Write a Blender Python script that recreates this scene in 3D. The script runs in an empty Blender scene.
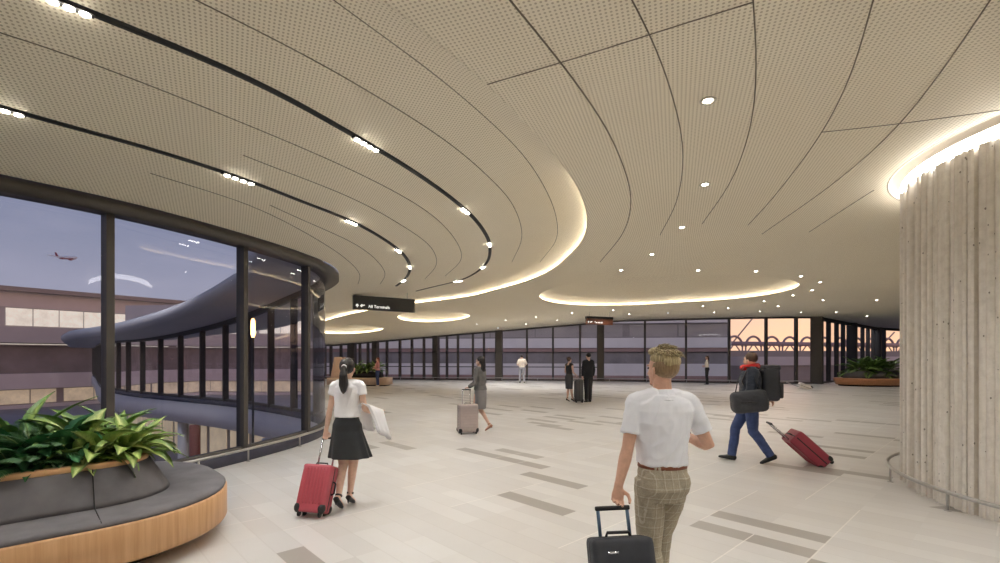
import bpy, bmesh, math, random
from mathutils import Vector, Matrix, noise
from mathutils.geometry import delaunay_2d_cdt
random.seed(7)
PI = math.pi
SC = bpy.context.scene
COL = SC.collection

# ---------------------------------------------------------------- camera / photograph geometry
F, CX, HZ, EYE = 480.0, 500.0, 356.0, 1.68
def gp(u, v, z=0.0):
    "ground point (or point at height z) seen at photo pixel u,v"
    Y = F*(EYE-z)/(v-HZ)
    return Vector(((u-CX)/F*Y, Y, z))
def dp(u, v, Y):
    return Vector(((u-CX)/F*Y, Y, EYE-(v-HZ)/F*Y))
def sstep(a, b, x):
    t = max(0.0, min(1.0, (x-a)/(b-a))); return t*t*(3-2*t)
def zmain(x, y):
    return 4.05-1.55*max(0.0, min(1.0, (8-x)/20))*sstep(12, 33, y)
def zglass(x, y):
    return 3.55-1.15*sstep(11.5, 20, y)
def bp(u, v, fz):
    "ray through the pixel meets the height field fz"
    lo, hi = 1.0, 60.0
    for k in range(50):
        Y = (lo+hi)/2; p = dp(u, v, Y)
        if p.z > fz(p.x, p.y): hi = Y
        else: lo = Y
    return dp(u, v, lo)

# ---------------------------------------------------------------- materials
def srgb(r, g, b):
    f = lambda c: (c/255/12.92) if c/255 <= 0.04045 else ((c/255+0.055)/1.055)**2.4
    return (f(r), f(g), f(b), 1)
class NT:
    def __init__(s, tree): s.t = tree; s.n = tree.nodes; s.l = tree.links
    def node(s, typ, **kw):
        n = s.n.new(typ)
        for k, v in kw.items(): setattr(n, k, v)
        return n
    def put(s, sock, v):
        if isinstance(v, bpy.types.NodeSocket): s.l.new(v, sock)
        elif v is not None: sock.default_value = v
    def math(s, op, a, b=None, c=None, clamp=False):
        n = s.node('ShaderNodeMath', operation=op, use_clamp=clamp)
        s.put(n.inputs[0], a); s.put(n.inputs[1], b)
        if c is not None: s.put(n.inputs[2], c)
        return n.outputs[0]
    def mix(s, f, a, b):
        n = s.node('ShaderNodeMix', data_type='RGBA')
        s.put(n.inputs[0], f); s.put(n.inputs[6], a); s.put(n.inputs[7], b)
        return n.outputs[2]
    def noise(s, vec, scale, detail=3, rough=0.5):
        n = s.node('ShaderNodeTexNoise'); s.put(n.inputs['Vector'], vec)
        n.inputs['Scale'].default_value = scale; n.inputs['Detail'].default_value = detail
        n.inputs['Roughness'].default_value = rough
        return n.outputs[0]
    def mapr(s, v, a, b, c=0.0, d=1.0):
        n = s.node('ShaderNodeMapRange'); s.put(n.inputs[0], v)
        for i, x in enumerate((a, b, c, d)): n.inputs[i+1].default_value = x
        return n.outputs[0]
    def mapping(s, vec, rot=(0,0,0), scale=(1,1,1), loc=(0,0,0)):
        n = s.node('ShaderNodeMapping'); s.put(n.inputs[0], vec)
        n.inputs['Rotation'].default_value = rot; n.inputs['Scale'].default_value = scale; n.inputs['Location'].default_value = loc
        return n.outputs[0]
    def sep(s, vec):
        n = s.node('ShaderNodeSeparateXYZ'); s.put(n.inputs[0], vec); return n.outputs
    def comb(s, x, y, z=0.0):
        n = s.node('ShaderNodeCombineXYZ'); s.put(n.inputs[0], x); s.put(n.inputs[1], y); s.put(n.inputs[2], z); return n.outputs[0]
    def bump(s, h, strength=0.3, dist=0.01):
        n = s.node('ShaderNodeBump'); s.put(n.inputs['Height'], h)
        n.inputs['Strength'].default_value = strength; n.inputs['Distance'].default_value = dist
        return n.outputs[0]
def newmat(name):
    m = bpy.data.materials.new(name); m.use_nodes = True
    t = NT(m.node_tree); b = t.n['Principled BSDF']
    return m, t, b
def mat(name, col, rough=0.5, metal=0.0, var=0.12, scale=8.0, bump=0.0, bscale=60.0, stretch=(1,1,1), spec=0.5, sheen=0.0):
    m, t, b = newmat(name)
    tc = t.node('ShaderNodeTexCoord').outputs['Object']
    vec = t.mapping(tc, scale=stretch)
    nz = t.noise(vec, scale, 4, 0.55)
    f = t.mapr(nz, 0.3, 0.7)
    dark = tuple(c*(1-var) for c in col[:3])+(1,); lite = tuple(min(1, c*(1+var)) for c in col[:3])+(1,)
    t.put(b.inputs['Base Color'], t.mix(f, dark, lite))
    b.inputs['Roughness'].default_value = rough; b.inputs['Metallic'].default_value = metal
    b.inputs['Specular IOR Level'].default_value = spec
    if sheen: b.inputs['Sheen Weight'].default_value = sheen
    if bump: t.put(b.inputs['Normal'], t.bump(t.noise(vec, bscale, 3), bump))
    return m
def emis(name, col, strength):
    m, t, b = newmat(name)
    b.inputs['Base Color'].default_value = col
    b.inputs['Emission Color'].default_value = col; b.inputs['Emission Strength'].default_value = strength
    return m
M = {}
def ceil_mat(name, rot, pitch, k=1.0):
    m, t, b = newmat(name)
    pos = t.node('ShaderNodeNewGeometry').outputs['Position']
    v = t.mapping(pos, rot=(0,0,rot))
    x, y, z = t.sep(v)
    fx = t.math('SUBTRACT', t.math('FRACT', t.math('DIVIDE', x, pitch)), 0.5)
    fy = t.math('SUBTRACT', t.math('FRACT', t.math('DIVIDE', y, pitch)), 0.5)
    d = t.math('SQRT', t.math('ADD', t.math('MULTIPLY', fx, fx), t.math('MULTIPLY', fy, fy)))
    hole = t.mapr(d, 0.22, 0.30, 1.0, 0.0)
    nz = t.mapr(t.noise(pos, 0.35, 2), 0.3, 0.7)
    base = t.mix(nz, srgb(246*k,237*k,216*k), srgb(250*k,242*k,222*k))
    t.put(b.inputs['Base Color'], t.mix(hole, base, srgb(200*k,188*k,163*k)))
    b.inputs['Roughness'].default_value = 0.55
    b.inputs['Specular IOR Level'].default_value = 0.3
    return m
M['ceil_main'] = ceil_mat('perforated_ceiling', 0.35, 0.036)
M['ceil_dome'] = ceil_mat('perforated_dome', 1.05, 0.034)
M['joint'] = mat('joint_dark', srgb(112,102,84), 0.8)  # dark tone of the panel joints themselves
M['black'] = mat('matte_black', srgb(22,20,19), 0.6)
M['bronze'] = mat('dark_bronze_metal', srgb(74,68,62), 0.5, 0.0, 0.06)
M['bronze_l'] = mat('grey_metal', srgb(100,94,88), 0.4, 0.4, 0.06)
M['curb'] = mat('blue_grey_curb', srgb(70,70,86), 0.5)
M['steel'] = mat('brushed_steel', srgb(190,188,185), 0.28, 0.9, 0.05, 40, stretch=(1,1,0.05))
M['led'] = emis('cove_led', (1.0,0.93,0.80,1), 17.0)
M['led_ring'] = emis('cove_led_white', (1.0,0.96,0.90,1), 8.0)
M['lamp'] = emis('lamp_lens', (1.0,0.93,0.80,1), 30.0)
M['plaster'] = mat('plaster', srgb(196,188,174), 0.8, 0, 0.04, 2)
def floor_mat():
    m, t, b = newmat('terrazzo_tile')
    pos = t.node('ShaderNodeNewGeometry').outputs['Position']
    x, y, z = t.sep(pos)
    # long axis b, cross axis a
    lb = math.hypot(-445, 480); bx, by = -445/lb, 480/lb
    la = math.hypot(523, 480); ax, ay = by, -bx
    uu = t.math('ADD', t.math('MULTIPLY', x, bx), t.math('MULTIPLY', y, by))
    vv = t.math('ADD', t.math('MULTIPLY', x, ax), t.math('MULTIPLY', y, ay))
    row = t.math('FLOOR', t.math('DIVIDE', vv, 0.23))
    sh = t.math('MULTIPLY', t.math('FRACT', t.math('MULTIPLY', row, 0.37)), 1.0)
    sh = t.math('MULTIPLY', t.math('FLOOR', t.math('MULTIPLY', sh, 2.0)), 0.5)
    u1 = t.math('ADD', t.math('DIVIDE', t.math('SUBTRACT', uu, 0.13), 1.04), sh)
    cell = t.math('FLOOR', u1)
    wn = t.node('ShaderNodeTexWhiteNoise', noise_dimensions='2D')
    t.put(wn.inputs['Vector'], t.comb(cell, row))
    rnd = wn.outputs['Value']
    wn2 = t.node('ShaderNodeTexWhiteNoise', noise_dimensions='2D')
    t.put(wn2.inputs['Vector'], t.comb(t.math('ADD', cell, 31.7), row))
    rnd2 = wn2.outputs['Value']
    clump = t.mapr(t.noise(t.comb(x, y), 0.22, 1), 0.3, 0.7, 0.96, 0.87)
    dark = t.math('GREATER_THAN', rnd, clump)
    c = t.mix(rnd2, srgb(206,203,200), srgb(219,217,214))
    # larger slab tone (0.52 x 0.92 modules)
    wn3 = t.node('ShaderNodeTexWhiteNoise', noise_dimensions='2D')
    big = t.math('FLOOR', t.math('DIVIDE', t.math('SUBTRACT', uu, 0.13), 0.52))
    t.put(wn3.inputs['Vector'], t.comb(big, t.math('FLOOR', t.math('DIVIDE', vv, 0.92))))
    c = t.mix(t.math('MULTIPLY', wn3.outputs['Value'], 0.35), c, srgb(200,194,186))
    nz = t.noise(pos, 2.2, 3, 0.5)
    c = t.mix(t.math('MULTIPLY', t.mapr(nz, 0.35, 0.7), 0.10), c, srgb(190,181,169))
    dk = t.mix(rnd2, srgb(158,152,145), srgb(170,164,157))
    c = t.mix(dark, c, dk)
    # joints
    gu = t.math('FRACT', t.math('DIVIDE', t.math('SUBTRACT', uu, 0.13), 0.52))
    ju = t.math('LESS_THAN', t.math('ABSOLUTE', t.math('SUBTRACT', gu, 0.5)), 2)
    eu = t.math('MINIMUM', gu, t.math('SUBTRACT', 1.0, gu))
    gl = t.math('LESS_THAN', eu, 0.012)
    wn4 = t.node('ShaderNodeTexWhiteNoise', noise_dimensions='2D')
    t.put(wn4.inputs['Vector'], t.comb(t.math('ROUND', t.math('DIVIDE', t.math('SUBTRACT', uu, 0.13), 0.52)), t.math('FLOOR', t.math('DIVIDE', vv, 1.61))))
    gl = t.math('MULTIPLY', gl, t.math('GREATER_THAN', wn4.outputs['Value'], 0.55))
    c = t.mix(t.math('MULTIPLY', gl, 0.7), c, srgb(236,231,224))
    gv = t.math('FRACT', t.math('DIVIDE', vv, 0.23))
    ev = t.math('MINIMUM', gv, t.math('SUBTRACT', 1.0, gv))
    c = t.mix(t.math('MULTIPLY', t.math('LESS_THAN', ev, 0.03), 0.13), c, srgb(160,150,138))
    t.put(b.inputs['Base Color'], c)
    t.put(b.inputs['Roughness'], t.mapr(nz, 0.3, 0.7, 0.31, 0.35))
    b.inputs['Specular IOR Level'].default_value = 0.5
    return m
M['floor'] = floor_mat()
def glass_mat(name, tint, refl=1.0):
    m = bpy.data.materials.new(name); m.use_nodes = True
    t = NT(m.node_tree); t.n.clear()
    out = t.node('ShaderNodeOutputMaterial')
    tr = t.node('ShaderNodeBsdfTransparent'); tr.inputs[0].default_value = tint
    gl = t.node('ShaderNodeBsdfGlossy'); gl.inputs['Roughness'].default_value = 0.0; gl.inputs[0].default_value = (0.9,0.92,1,1)
    fr = t.node('ShaderNodeFresnel'); fr.inputs[0].default_value = 1.5
    nz = t.noise(t.node('ShaderNodeTexCoord').outputs['Object'], 0.6, 1)
    t.put(fr.inputs['Normal'], t.bump(nz, 0.02, 0.02))
    mx = t.node('ShaderNodeMixShader')
    t.put(mx.inputs[0], t.math('MULTIPLY', fr.outputs[0], refl, clamp=True))
    t.l.new(tr.outputs[0], mx.inputs[1]); t.l.new(gl.outputs[0], mx.inputs[2]); t.l.new(mx.outputs[0], out.inputs[0])
    return m
M['glass'] = glass_mat('clear_glass', (0.88,0.88,0.91,1), 0.9)
M['glass_far'] = glass_mat('tinted_glass', (0.91,0.91,0.93,1), 0.6)
def wood_mat(name, c1, c2, stretch=(14,14,0.6)):
    m, t, b = newmat(name)
    tc = t.node('ShaderNodeTexCoord').outputs['Object']
    v = t.mapping(tc, scale=stretch)
    n1 = t.noise(v, 2.0, 6, 0.6)
    n2 = t.noise(tc, 1.2, 2)
    c = t.mix(t.mapr(n1, 0.3, 0.7), c1, c2)
    c = t.mix(t.math('MULTIPLY', t.mapr(n2, 0.35, 0.65), 0.25), c, c1)
    t.put(b.inputs['Base Color'], c); b.inputs['Roughness'].default_value = 0.42
    t.put(b.inputs['Normal'], t.bump(n1, 0.06))
    return m
M['wood'] = wood_mat('oak_veneer', srgb(200,152,106), srgb(226,184,138))
M['wood_top'] = wood_mat('oak_rim', srgb(202,152,104), srgb(228,182,132), (3,3,3))
M['wood_far'] = wood_mat('pale_timber', srgb(206,174,150), srgb(226,198,174))
M['wood_red'] = wood_mat('cherry_timber', srgb(172,116,78), srgb(196,140,98))
M['uphol'] = mat('charcoal_upholstery', srgb(104,101,103), 0.75, 0, 0.2, 4, 0.15, 220)
M['uphol_l'] = mat('grey_upholstery', srgb(112,112,116), 0.75, 0, 0.1, 5)
M['soil'] = mat('dark_soil', srgb(52,42,34), 0.95, 0, 0.4, 30, 0.6, 80)
def concrete_mat():
    m, t, b = newmat('ribbed_concrete')
    tc = t.node('ShaderNodeTexCoord').outputs['Object']
    n1 = t.noise(t.mapping(tc, scale=(6,6,0.5)), 1.0, 5, 0.6)
    n2 = t.noise(tc, 14, 4, 0.6)
    vor = t.node('ShaderNodeTexVoronoi'); t.put(vor.inputs['Vector'], t.mapping(tc, scale=(16,16,11))); vor.inputs['Scale'].default_value = 1.0
    n3 = t.noise(tc, 3.1, 2)
    pit = t.math('MULTIPLY', t.math('LESS_THAN', vor.outputs['Distance'], 0.13), t.math('GREATER_THAN', n3, 0.52))
    c = t.mix(t.mapr(n1, 0.3, 0.7), srgb(222,215,205), srgb(240,235,227))
    c = t.mix(t.math('MULTIPLY', t.mapr(n2, 0.4, 0.7), 0.25), c, srgb(166,156,143))
    c = t.mix(t.math('MULTIPLY', pit, 0.75), c, srgb(92,84,74))
    t.put(b.inputs['Base Color'], c); b.inputs['Roughness'].default_value = 0.85
    h = t.math('SUBTRACT', n2, t.math('MULTIPLY', pit, 1.5))
    t.put(b.inputs['Normal'], t.bump(h, 0.25, 0.01))
    return m
M['concrete'] = concrete_mat()
def leaf_mat(name, edge, mid, stripe=0.5, vein=14.0, rough=0.4):
    m, t, b = newmat(name)
    uv = t.node('ShaderNodeUVMap').outputs[0]
    x, y, z = t.sep(uv)
    d = t.math('ABSOLUTE', t.math('SUBTRACT', x, 0.5))
    nz = t.noise(t.mapping(uv, scale=(5,9,1)), 2.0, 3)
    cen = t.mapr(t.math('ADD', d, t.math('MULTIPLY', t.math('SUBTRACT', nz, 0.5), 0.35)), 0.05, stripe*0.5, 1.0, 0.0)
    c = t.mix(cen, edge, mid)
    vn = t.math('SINE', t.math('MULTIPLY', t.math('SUBTRACT', y, t.math('MULTIPLY', d, 0.6)), vein*PI))
    c = t.mix(t.mapr(vn, 0.55, 1.0, 0.0, 0.3), c, tuple(v*0.55 for v in edge[:3])+(1,))
    c = t.mix(t.math('MULTIPLY', t.math('LESS_THAN', d, 0.02), 0.6), c, tuple(min(1, v*1.3) for v in mid[:3])+(1,))
    ob = t.node('ShaderNodeNewGeometry').outputs['Position']
    c = t.mix(t.math('MULTIPLY', t.mapr(t.noise(ob, 6, 1), 0.35, 0.65), 0.3), c, tuple(v*0.6 for v in edge[:3])+(1,))
    t.put(b.inputs['Base Color'], c); b.inputs['Roughness'].default_value = rough
    b.inputs['Subsurface Weight'].default_value = 0.0
    return m
M['leaf_lime'] = leaf_mat('variegated_leaf', srgb(116,146,70), srgb(204,214,134), 0.7)
M['leaf_mid'] = leaf_mat('green_leaf', srgb(98,134,66), srgb(160,184,100), 0.6)
M['leaf_dark'] = leaf_mat('dark_glossy_leaf', srgb(62,112,74), srgb(92,146,96), 0.5, 10, 0.2)
M['leaf_palm'] = leaf_mat('palm_leaflet', srgb(64,104,60), srgb(104,144,82), 0.4, 4, 0.4)
M['leaf_white'] = leaf_mat('white_edged_leaf', srgb(190,208,160), srgb(84,134,80), 0.9, 8, 0.3)
M['stem'] = mat('plant_stem', srgb(92,112,56), 0.6)
# people
M['skin'] = mat('skin', srgb(226,188,166), 0.5, 0, 0.06, 30)
M['skin_tan'] = mat('skin_tan', srgb(214,170,146), 0.5, 0, 0.08, 30)
def cloth(name, col, var=0.08, bump=0.25): return mat(name, col, 0.85, 0, var, 14, bump, 900, sheen=0.1)
M['white_shirt'] = cloth('white_cotton', srgb(246,248,255), 0.01)
M['white_blouse'] = cloth('white_blouse_fabric', srgb(250,249,252), 0.01)
M['black_skirt'] = cloth('black_skirt_fabric', srgb(44,46,48))
M['black_cloth'] = cloth('black_wool', srgb(34,34,38))
M['charcoal_cloth'] = cloth('charcoal_wool', srgb(62,62,66))
M['navy'] = cloth('dark_navy_quilt', srgb(52,58,70))
M['denim'] = cloth('blue_denim', srgb(62,78,124), 0.2)
M['grey_jacket'] = cloth('grey_tweed', srgb(104,102,100), 0.2)
M['grey_skirt'] = cloth('grey_flannel', srgb(128,124,124))
M['grey_trouser'] = cloth('light_grey_cotton', srgb(150,150,160))
M['cream'] = cloth('cream_knit', srgb(226,214,202))
M['pink'] = cloth('pink_knit', srgb(214,150,150))
M['red_cloth'] = cloth('red_fleece', srgb(214,44,40))
M['belt'] = mat('brown_leather', srgb(128,72,46), 0.45)
M['shoe_black'] = mat('black_leather', srgb(26,25,26), 0.35)
M['shoe_tan'] = mat('tan_leather', srgb(176,124,100), 0.4)
M['shoe_brown'] = mat('dark_brown_leather', srgb(70,48,36), 0.4)
M['eye'] = mat('dark_iris', srgb(40,30,26), 0.2)
M['lip'] = mat('lip', srgb(170,96,88), 0.5)
def hair_mat(name, c1, c2):
    m, t, b = newmat(name)
    tc = t.node('ShaderNodeTexCoord').outputs['Object']
    n = t.noise(t.mapping(tc, scale=(160,60,18)), 1.0, 4, 0.6)
    t.put(b.inputs['Base Color'], t.mix(t.mapr(n, 0.3, 0.7), c1, c2)); b.inputs['Roughness'].default_value = 0.42
    t.put(b.inputs['Normal'], t.bump(n, 0.6, 0.01))
    return m
M['hair_blond'] = hair_mat('blond_hair', srgb(122,104,70), srgb(206,190,146))
M['hair_side'] = hair_mat('short_blond_sides', srgb(128,106,76), srgb(158,132,98))
M['hair_black'] = hair_mat('black_hair', srgb(20,17,17), srgb(48,42,40))
M['hair_brown'] = hair_mat('brown_hair', srgb(64,44,34), srgb(104,74,56))
M['hair_red'] = hair_mat('auburn_hair', srgb(120,56,44), srgb(166,88,66))
def plaid_mat():
    m, t, b = newmat('checked_trouser_cloth')
    tc = t.node('ShaderNodeTexCoord').outputs['Object']
    x, y, z = t.sep(tc)
    def line(v, p, w):
        f = t.math('FRACT', t.math('DIVIDE', v, p))
        return t.math('LESS_THAN', f, w)
    xy = t.math('ADD', x, t.math('MULTIPLY', y, 0.8))
    l = t.math('ADD', line(xy, 0.045, 0.09), line(z, 0.06, 0.07), clamp=True)
    l2 = t.math('ADD', line(t.math('ADD', xy, 0.008), 0.045, 0.09), line(t.math('ADD', z, 0.01), 0.06, 0.07), clamp=True)
    wv = t.noise(tc, 220, 2)
    c = t.mix(t.mapr(wv, 0.3, 0.7), srgb(158,148,128), srgb(182,172,152))
    c = t.mix(t.math('MULTIPLY', l, 0.45), c, srgb(214,208,190))
    c = t.mix(t.math('MULTIPLY', l2, 0.25), c, srgb(120,110,92))
    t.put(b.inputs['Base Color'], c); b.inputs['Roughness'].default_value = 0.9
    t.put(b.inputs['Normal'], t.bump(t.noise(tc, 26, 3), 0.25, 0.02))
    return m
M['plaid'] = plaid_mat()
M['case_red'] = mat('red_polycarbonate', srgb(182,80,92), 0.45, 0, 0.05)
M['case_wine'] = mat('wine_red_polycarbonate', srgb(152,58,74), 0.35, 0, 0.05)
M['case_silver'] = mat('silver_shell', srgb(186,172,168), 0.32, 0.35, 0.05)
M['case_black'] = mat('black_nylon', srgb(58,60,66), 0.7, 0, 0.1, 20, 0.3, 700)
M['case_dark'] = mat('dark_grey_shell', srgb(70,70,72), 0.4, 0, 0.08)
M['case_white'] = mat('off_white_shell', srgb(222,214,208), 0.45, 0, 0.04)
M['plastic'] = mat('black_plastic', srgb(30,30,32), 0.4)
M['alu'] = mat('aluminium_tube', srgb(215,215,220), 0.25, 0.8, 0.03)
M['alu_blue'] = mat('blue_grey_tube', srgb(96,118,140), 0.3, 0.7, 0.05)
# outdoors
M['bld_lav'] = mat('lavender_grey_panel', srgb(222,214,210), 0.6, 0, 0.05, 0.4)
M['bld_dark'] = mat('slate_panel', srgb(160,152,148), 0.6, 0, 0.1, 0.4)
M['bld_dim'] = mat('dim_glazing', srgb(138,130,128), 0.6, 0, 0.2, 0.5)
M['bld_grey'] = mat('grey_panel', srgb(196,193,192), 0.6, 0, 0.05, 0.4)
M['bld_rust'] = mat('rust_panel', srgb(158,128,122), 0.6, 0, 0.12, 0.6)
M['ground'] = mat('asphalt', srgb(150,146,150), 0.9, 0, 0.1, 0.3)
def lit_mat(name, c1, c2, st):
    m, t, b = newmat(name)
    tc = t.node('ShaderNodeTexCoord').outputs['Object']
    n = t.noise(tc, 0.7, 4, 0.7)
    c = t.mix(t.mapr(n, 0.35, 0.65), c1, c2)
    t.put(b.inputs['Base Color'], c); t.put(b.inputs['Emission Color'], c); b.inputs['Emission Strength'].default_value = st
    return m
M['lit_win'] = lit_mat('lit_window', srgb(206,198,182), srgb(226,220,204), 0.8)
M['lit_warm'] = lit_mat('lit_warm_window', srgb(176,158,134), srgb(206,186,156), 0.5)
M['sun_glint'] = emis('orange_sun_glint', (1.0,0.50,0.16,1), 7.0)  # glow imitating the sun reflection in the courtyard glass
M['terracotta'] = mat('terracotta_paint', srgb(150,86,72), 0.7)
M['bridge'] = mat('rose_grey_steel', srgb(196,166,166), 0.6, 0, 0.05)
M['plane'] = mat('aircraft_white', srgb(226,226,234), 0.4)
M['plane_red'] = mat('aircraft_stripe', srgb(150,70,80), 0.4)
M['sign_black'] = mat('sign_black', srgb(20,18,17), 0.4)
M['sign_brown'] = mat('sign_brown', srgb(112,66,44), 0.5, 0, 0.06)
M['sign_text'] = emis('sign_lettering', (0.95,0.95,0.92,1), 0.9)

# ---------------------------------------------------------------- object helpers
def link(o): COL.objects.link(o); return o
def obj(name, bm, m, parent=None, smooth=True, **props):
    me = bpy.data.meshes.new(name)
    bm.normal_update(); bm.to_mesh(me); bm.free()
    for p in me.polygons: p.use_smooth = smooth
    if m is not None: me.materials.append(m)
    o = bpy.data.objects.new(name, me); link(o)
    if parent is not None: o.parent = parent
    for k, v in props.items(): o[k] = v
    return o
def tag(o, label, cat, group=None, kind=None):
    o['label'] = label; o['category'] = cat
    if group: o['group'] = group
    if kind: o['kind'] = kind
    return o
def thing(name, label, cat, loc=(0,0,0), rz=0.0, group=None):
    o = bpy.data.objects.new(name, None); link(o); o.empty_display_size = 0.1
    o.location = loc; o.rotation_euler = (0,0,rz)
    return tag(o, label, cat, group)
def struct(name, bm, m, label, cat, smooth=False, parent=None):
    o = obj(name, bm, m, parent, smooth)
    if parent is None: tag(o, label, cat, kind='structure')
    return o
def BM(): return bmesh.new()
def box(bm, x0, x1, y0, y1, z0, z1, mtx=None):
    vs = [Vector((x, y, z)) for x in (x0, x1) for y in (y0, y1) for z in (z0, z1)]
    if mtx is not None: vs = [mtx @ v for v in vs]
    v = [bm.verts.new(p) for p in vs]
    for f in ((0,1,3,2),(4,6,7,5),(0,4,5,1),(2,3,7,6),(0,2,6,4),(1,5,7,3)): bm.faces.new([v[i] for i in f])
    return v
def segm(p0, p1):
    "matrix: x along p0->p1 (in plan), y to its left, origin p0"
    d = Vector((p1[0]-p0[0], p1[1]-p0[1], 0)); L = d.length; d.normalize()
    n = Vector((-d.y, d.x, 0))
    m = Matrix(((d.x, n.x, 0, p0[0]), (d.y, n.y, 0, p0[1]), (0,0,1,0), (0,0,0,1)))
    return m, L
def bbox_bevel(bm, w, seg=2):
    bmesh.ops.bevel(bm, geom=list(bm.edges), offset=w, segments=seg, affect='EDGES', profile=0.6)
def tube(bm, pts, radii, seg=10, ref=None, cap=True):
    "closed tube through pts; radii floats or (a,b) pairs, a along ref"
    pts = [Vector(p) for p in pts]; n = len(pts)
    if not isinstance(radii, (list, tuple)): radii = [radii]*n
    rings = []; prev = None
    for i, p in enumerate(pts):
        t = (pts[min(i+1, n-1)]-pts[max(i-1, 0)])
        if t.length < 1e-9: t = Vector((0,0,1))
        t.normalize()
        if prev is None:
            r = Vector(ref) if ref is not None else (Vector((1,0,0)) if abs(t.x) < 0.9 else Vector((0,1,0)))
        else: r = prev
        a = r-t*r.dot(t)
        if a.length < 1e-6: a = t.orthogonal()
        a.normalize(); b = t.cross(a); prev = a
        ra, rb = radii[i] if isinstance(radii[i], (tuple, list)) else (radii[i], radii[i])
        rings.append([bm.verts.new(p+a*(math.cos(k*2*PI/seg)*ra)+b*(math.sin(k*2*PI/seg)*rb)) for k in range(seg)])
    for i in range(n-1):
        A, B = rings[i], rings[i+1]
        for k in range(seg): bm.faces.new((A[k], A[(k+1)%seg], B[(k+1)%seg], B[k]))
    if cap:
        bm.faces.new(list(reversed(rings[0]))); bm.faces.new(rings[-1])
def ellips(bm, c, r, mtx=None, seg=16, rings=10):
    ret = bmesh.ops.create_uvsphere(bm, u_segments=seg, v_segments=rings, radius=1.0)
    for v in ret['verts']:
        p = Vector((v.co.x*r[0], v.co.y*r[1], v.co.z*r[2]))+Vector(c)
        v.co = mtx @ p if mtx is not None else p
def lathe(bm, prof, seg=24, c=(0,0)):
    rings = []
    for r, z in prof:
        rings.append([bm.verts.new((c[0]+r*math.cos(k*2*PI/seg), c[1]+r*math.sin(k*2*PI/seg), z)) for k in range(seg)])
    for A, B in zip(rings, rings[1:]):
        for k in range(seg): bm.faces.new((A[k], A[(k+1)%seg], B[(k+1)%seg], B[k]))
    bm.faces.new(list(reversed(rings[0]))); bm.faces.new(rings[-1])
def sweep(bm, pts, prof, closed=False, zf=None, open_prof=False):
    "profile (offset to the right of travel, z) swept along a plan curve; zf adds a height"
    n = len(pts); rings = []
    nr = normals(pts, closed)
    for p, q in zip(pts, nr):
        h = zf(p[0], p[1]) if zf else 0.0
        rings.append([bm.verts.new((p[0]+q[0]*o, p[1]+q[1]*o, z+h)) for o, z in prof])
    m = len(prof)
    for i in range(n if closed else n-1):
        A, B = rings[i], rings[(i+1)%n]
        for k in range(m-1 if open_prof else m): bm.faces.new((A[k], A[(k+1)%m], B[(k+1)%m], B[k]))
    if not closed and not open_prof:
        bm.faces.new(rings[0]); bm.faces.new(list(reversed(rings[-1])))
    bmesh.ops.recalc_face_normals(bm, faces=bm.faces)
def normals(pts, closed=False):
    n = len(pts); out = []
    for i in range(n):
        a = pts[(i-1)%n] if closed else pts[max(i-1, 0)]; b = pts[(i+1)%n] if closed else pts[min(i+1, n-1)]
        d = Vector((b[0]-a[0], b[1]-a[1])); d.normalize()
        out.append((d.y, -d.x))
    return out
def offset(pts, d, closed=False):
    return [(p[0]+q[0]*d, p[1]+q[1]*d) for p, q in zip(pts, normals(pts, closed))]
def catmull(P, step=0.25):
    P = [Vector(p[:2]) for p in P]; out = []
    Q = [P[0]*2-P[1]]+P+[P[-1]*2-P[-2]]
    for i in range(1, len(Q)-2):
        p0, p1, p2, p3 = Q[i-1], Q[i], Q[i+1], Q[i+2]
        n = max(2, int((p2-p1).length/0.05))
        t0 = 0; t1 = t0+max(1e-4, (p1-p0).length)**0.5; t2 = t1+max(1e-4, (p2-p1).length)**0.5; t3 = t2+max(1e-4, (p3-p2).length)**0.5
        for k in range(n):
            t = t1+(t2-t1)*k/n
            A1 = p0*((t1-t)/(t1-t0))+p1*((t-t0)/(t1-t0)); A2 = p1*((t2-t)/(t2-t1))+p2*((t-t1)/(t2-t1)); A3 = p2*((t3-t)/(t3-t2))+p3*((t-t2)/(t3-t2))
            B1 = A1*((t2-t)/(t2-t0))+A2*((t-t0)/(t2-t0)); B2 = A2*((t3-t)/(t3-t1))+A3*((t-t1)/(t3-t1))
            out.append(B1*((t2-t)/(t2-t1))+B2*((t-t1)/(t2-t1)))
    out.append(P[-1])
    return resample(out, step)
def resample(pts, step):
    pts = [Vector(p) for p in pts]
    L = [0]
    for a, b in zip(pts, pts[1:]): L.append(L[-1]+(b-a).length)
    n = max(2, round(L[-1]/step)); out = []; j = 0
    for i in range(n+1):
        s = L[-1]*i/n
        while j < len(L)-2 and L[j+1] < s: j += 1
        d = L[j+1]-L[j]
        out.append(tuple(pts[j].lerp(pts[j+1], (s-L[j])/d if d > 1e-9 else 0)))
    return out
def smooth_curve(pts, it):
    pts = [Vector(p) for p in pts]
    for k in range(it):
        pts = [pts[0]]+[(pts[i-1]+pts[i]*2+pts[i+1])/4 for i in range(1, len(pts)-1)]+[pts[-1]]
    return [tuple(p) for p in pts]
def inside(p, poly):
    x, y = p; r = False; j = len(poly)-1
    for i in range(len(poly)):
        xi, yi = poly[i][0], poly[i][1]; xj, yj = poly[j][0], poly[j][1]
        if (yi > y) != (yj > y) and x < (xj-xi)*(y-yi)/(yj-yi)+xi: r = not r
        j = i
    return r
def dist_poly(p, pts):
    best = 1e9; px, py = p
    for i in range(len(pts)-1):
        ax, ay = pts[i][0], pts[i][1]; dx, dy = pts[i+1][0]-ax, pts[i+1][1]-ay
        l2 = dx*dx+dy*dy
        t = max(0, min(1, ((px-ax)*dx+(py-ay)*dy)/l2)) if l2 > 0 else 0
        d = (ax+t*dx-px)**2+(ay+t*dy-py)**2
        if d < best: best = d
    return math.sqrt(best)
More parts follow.
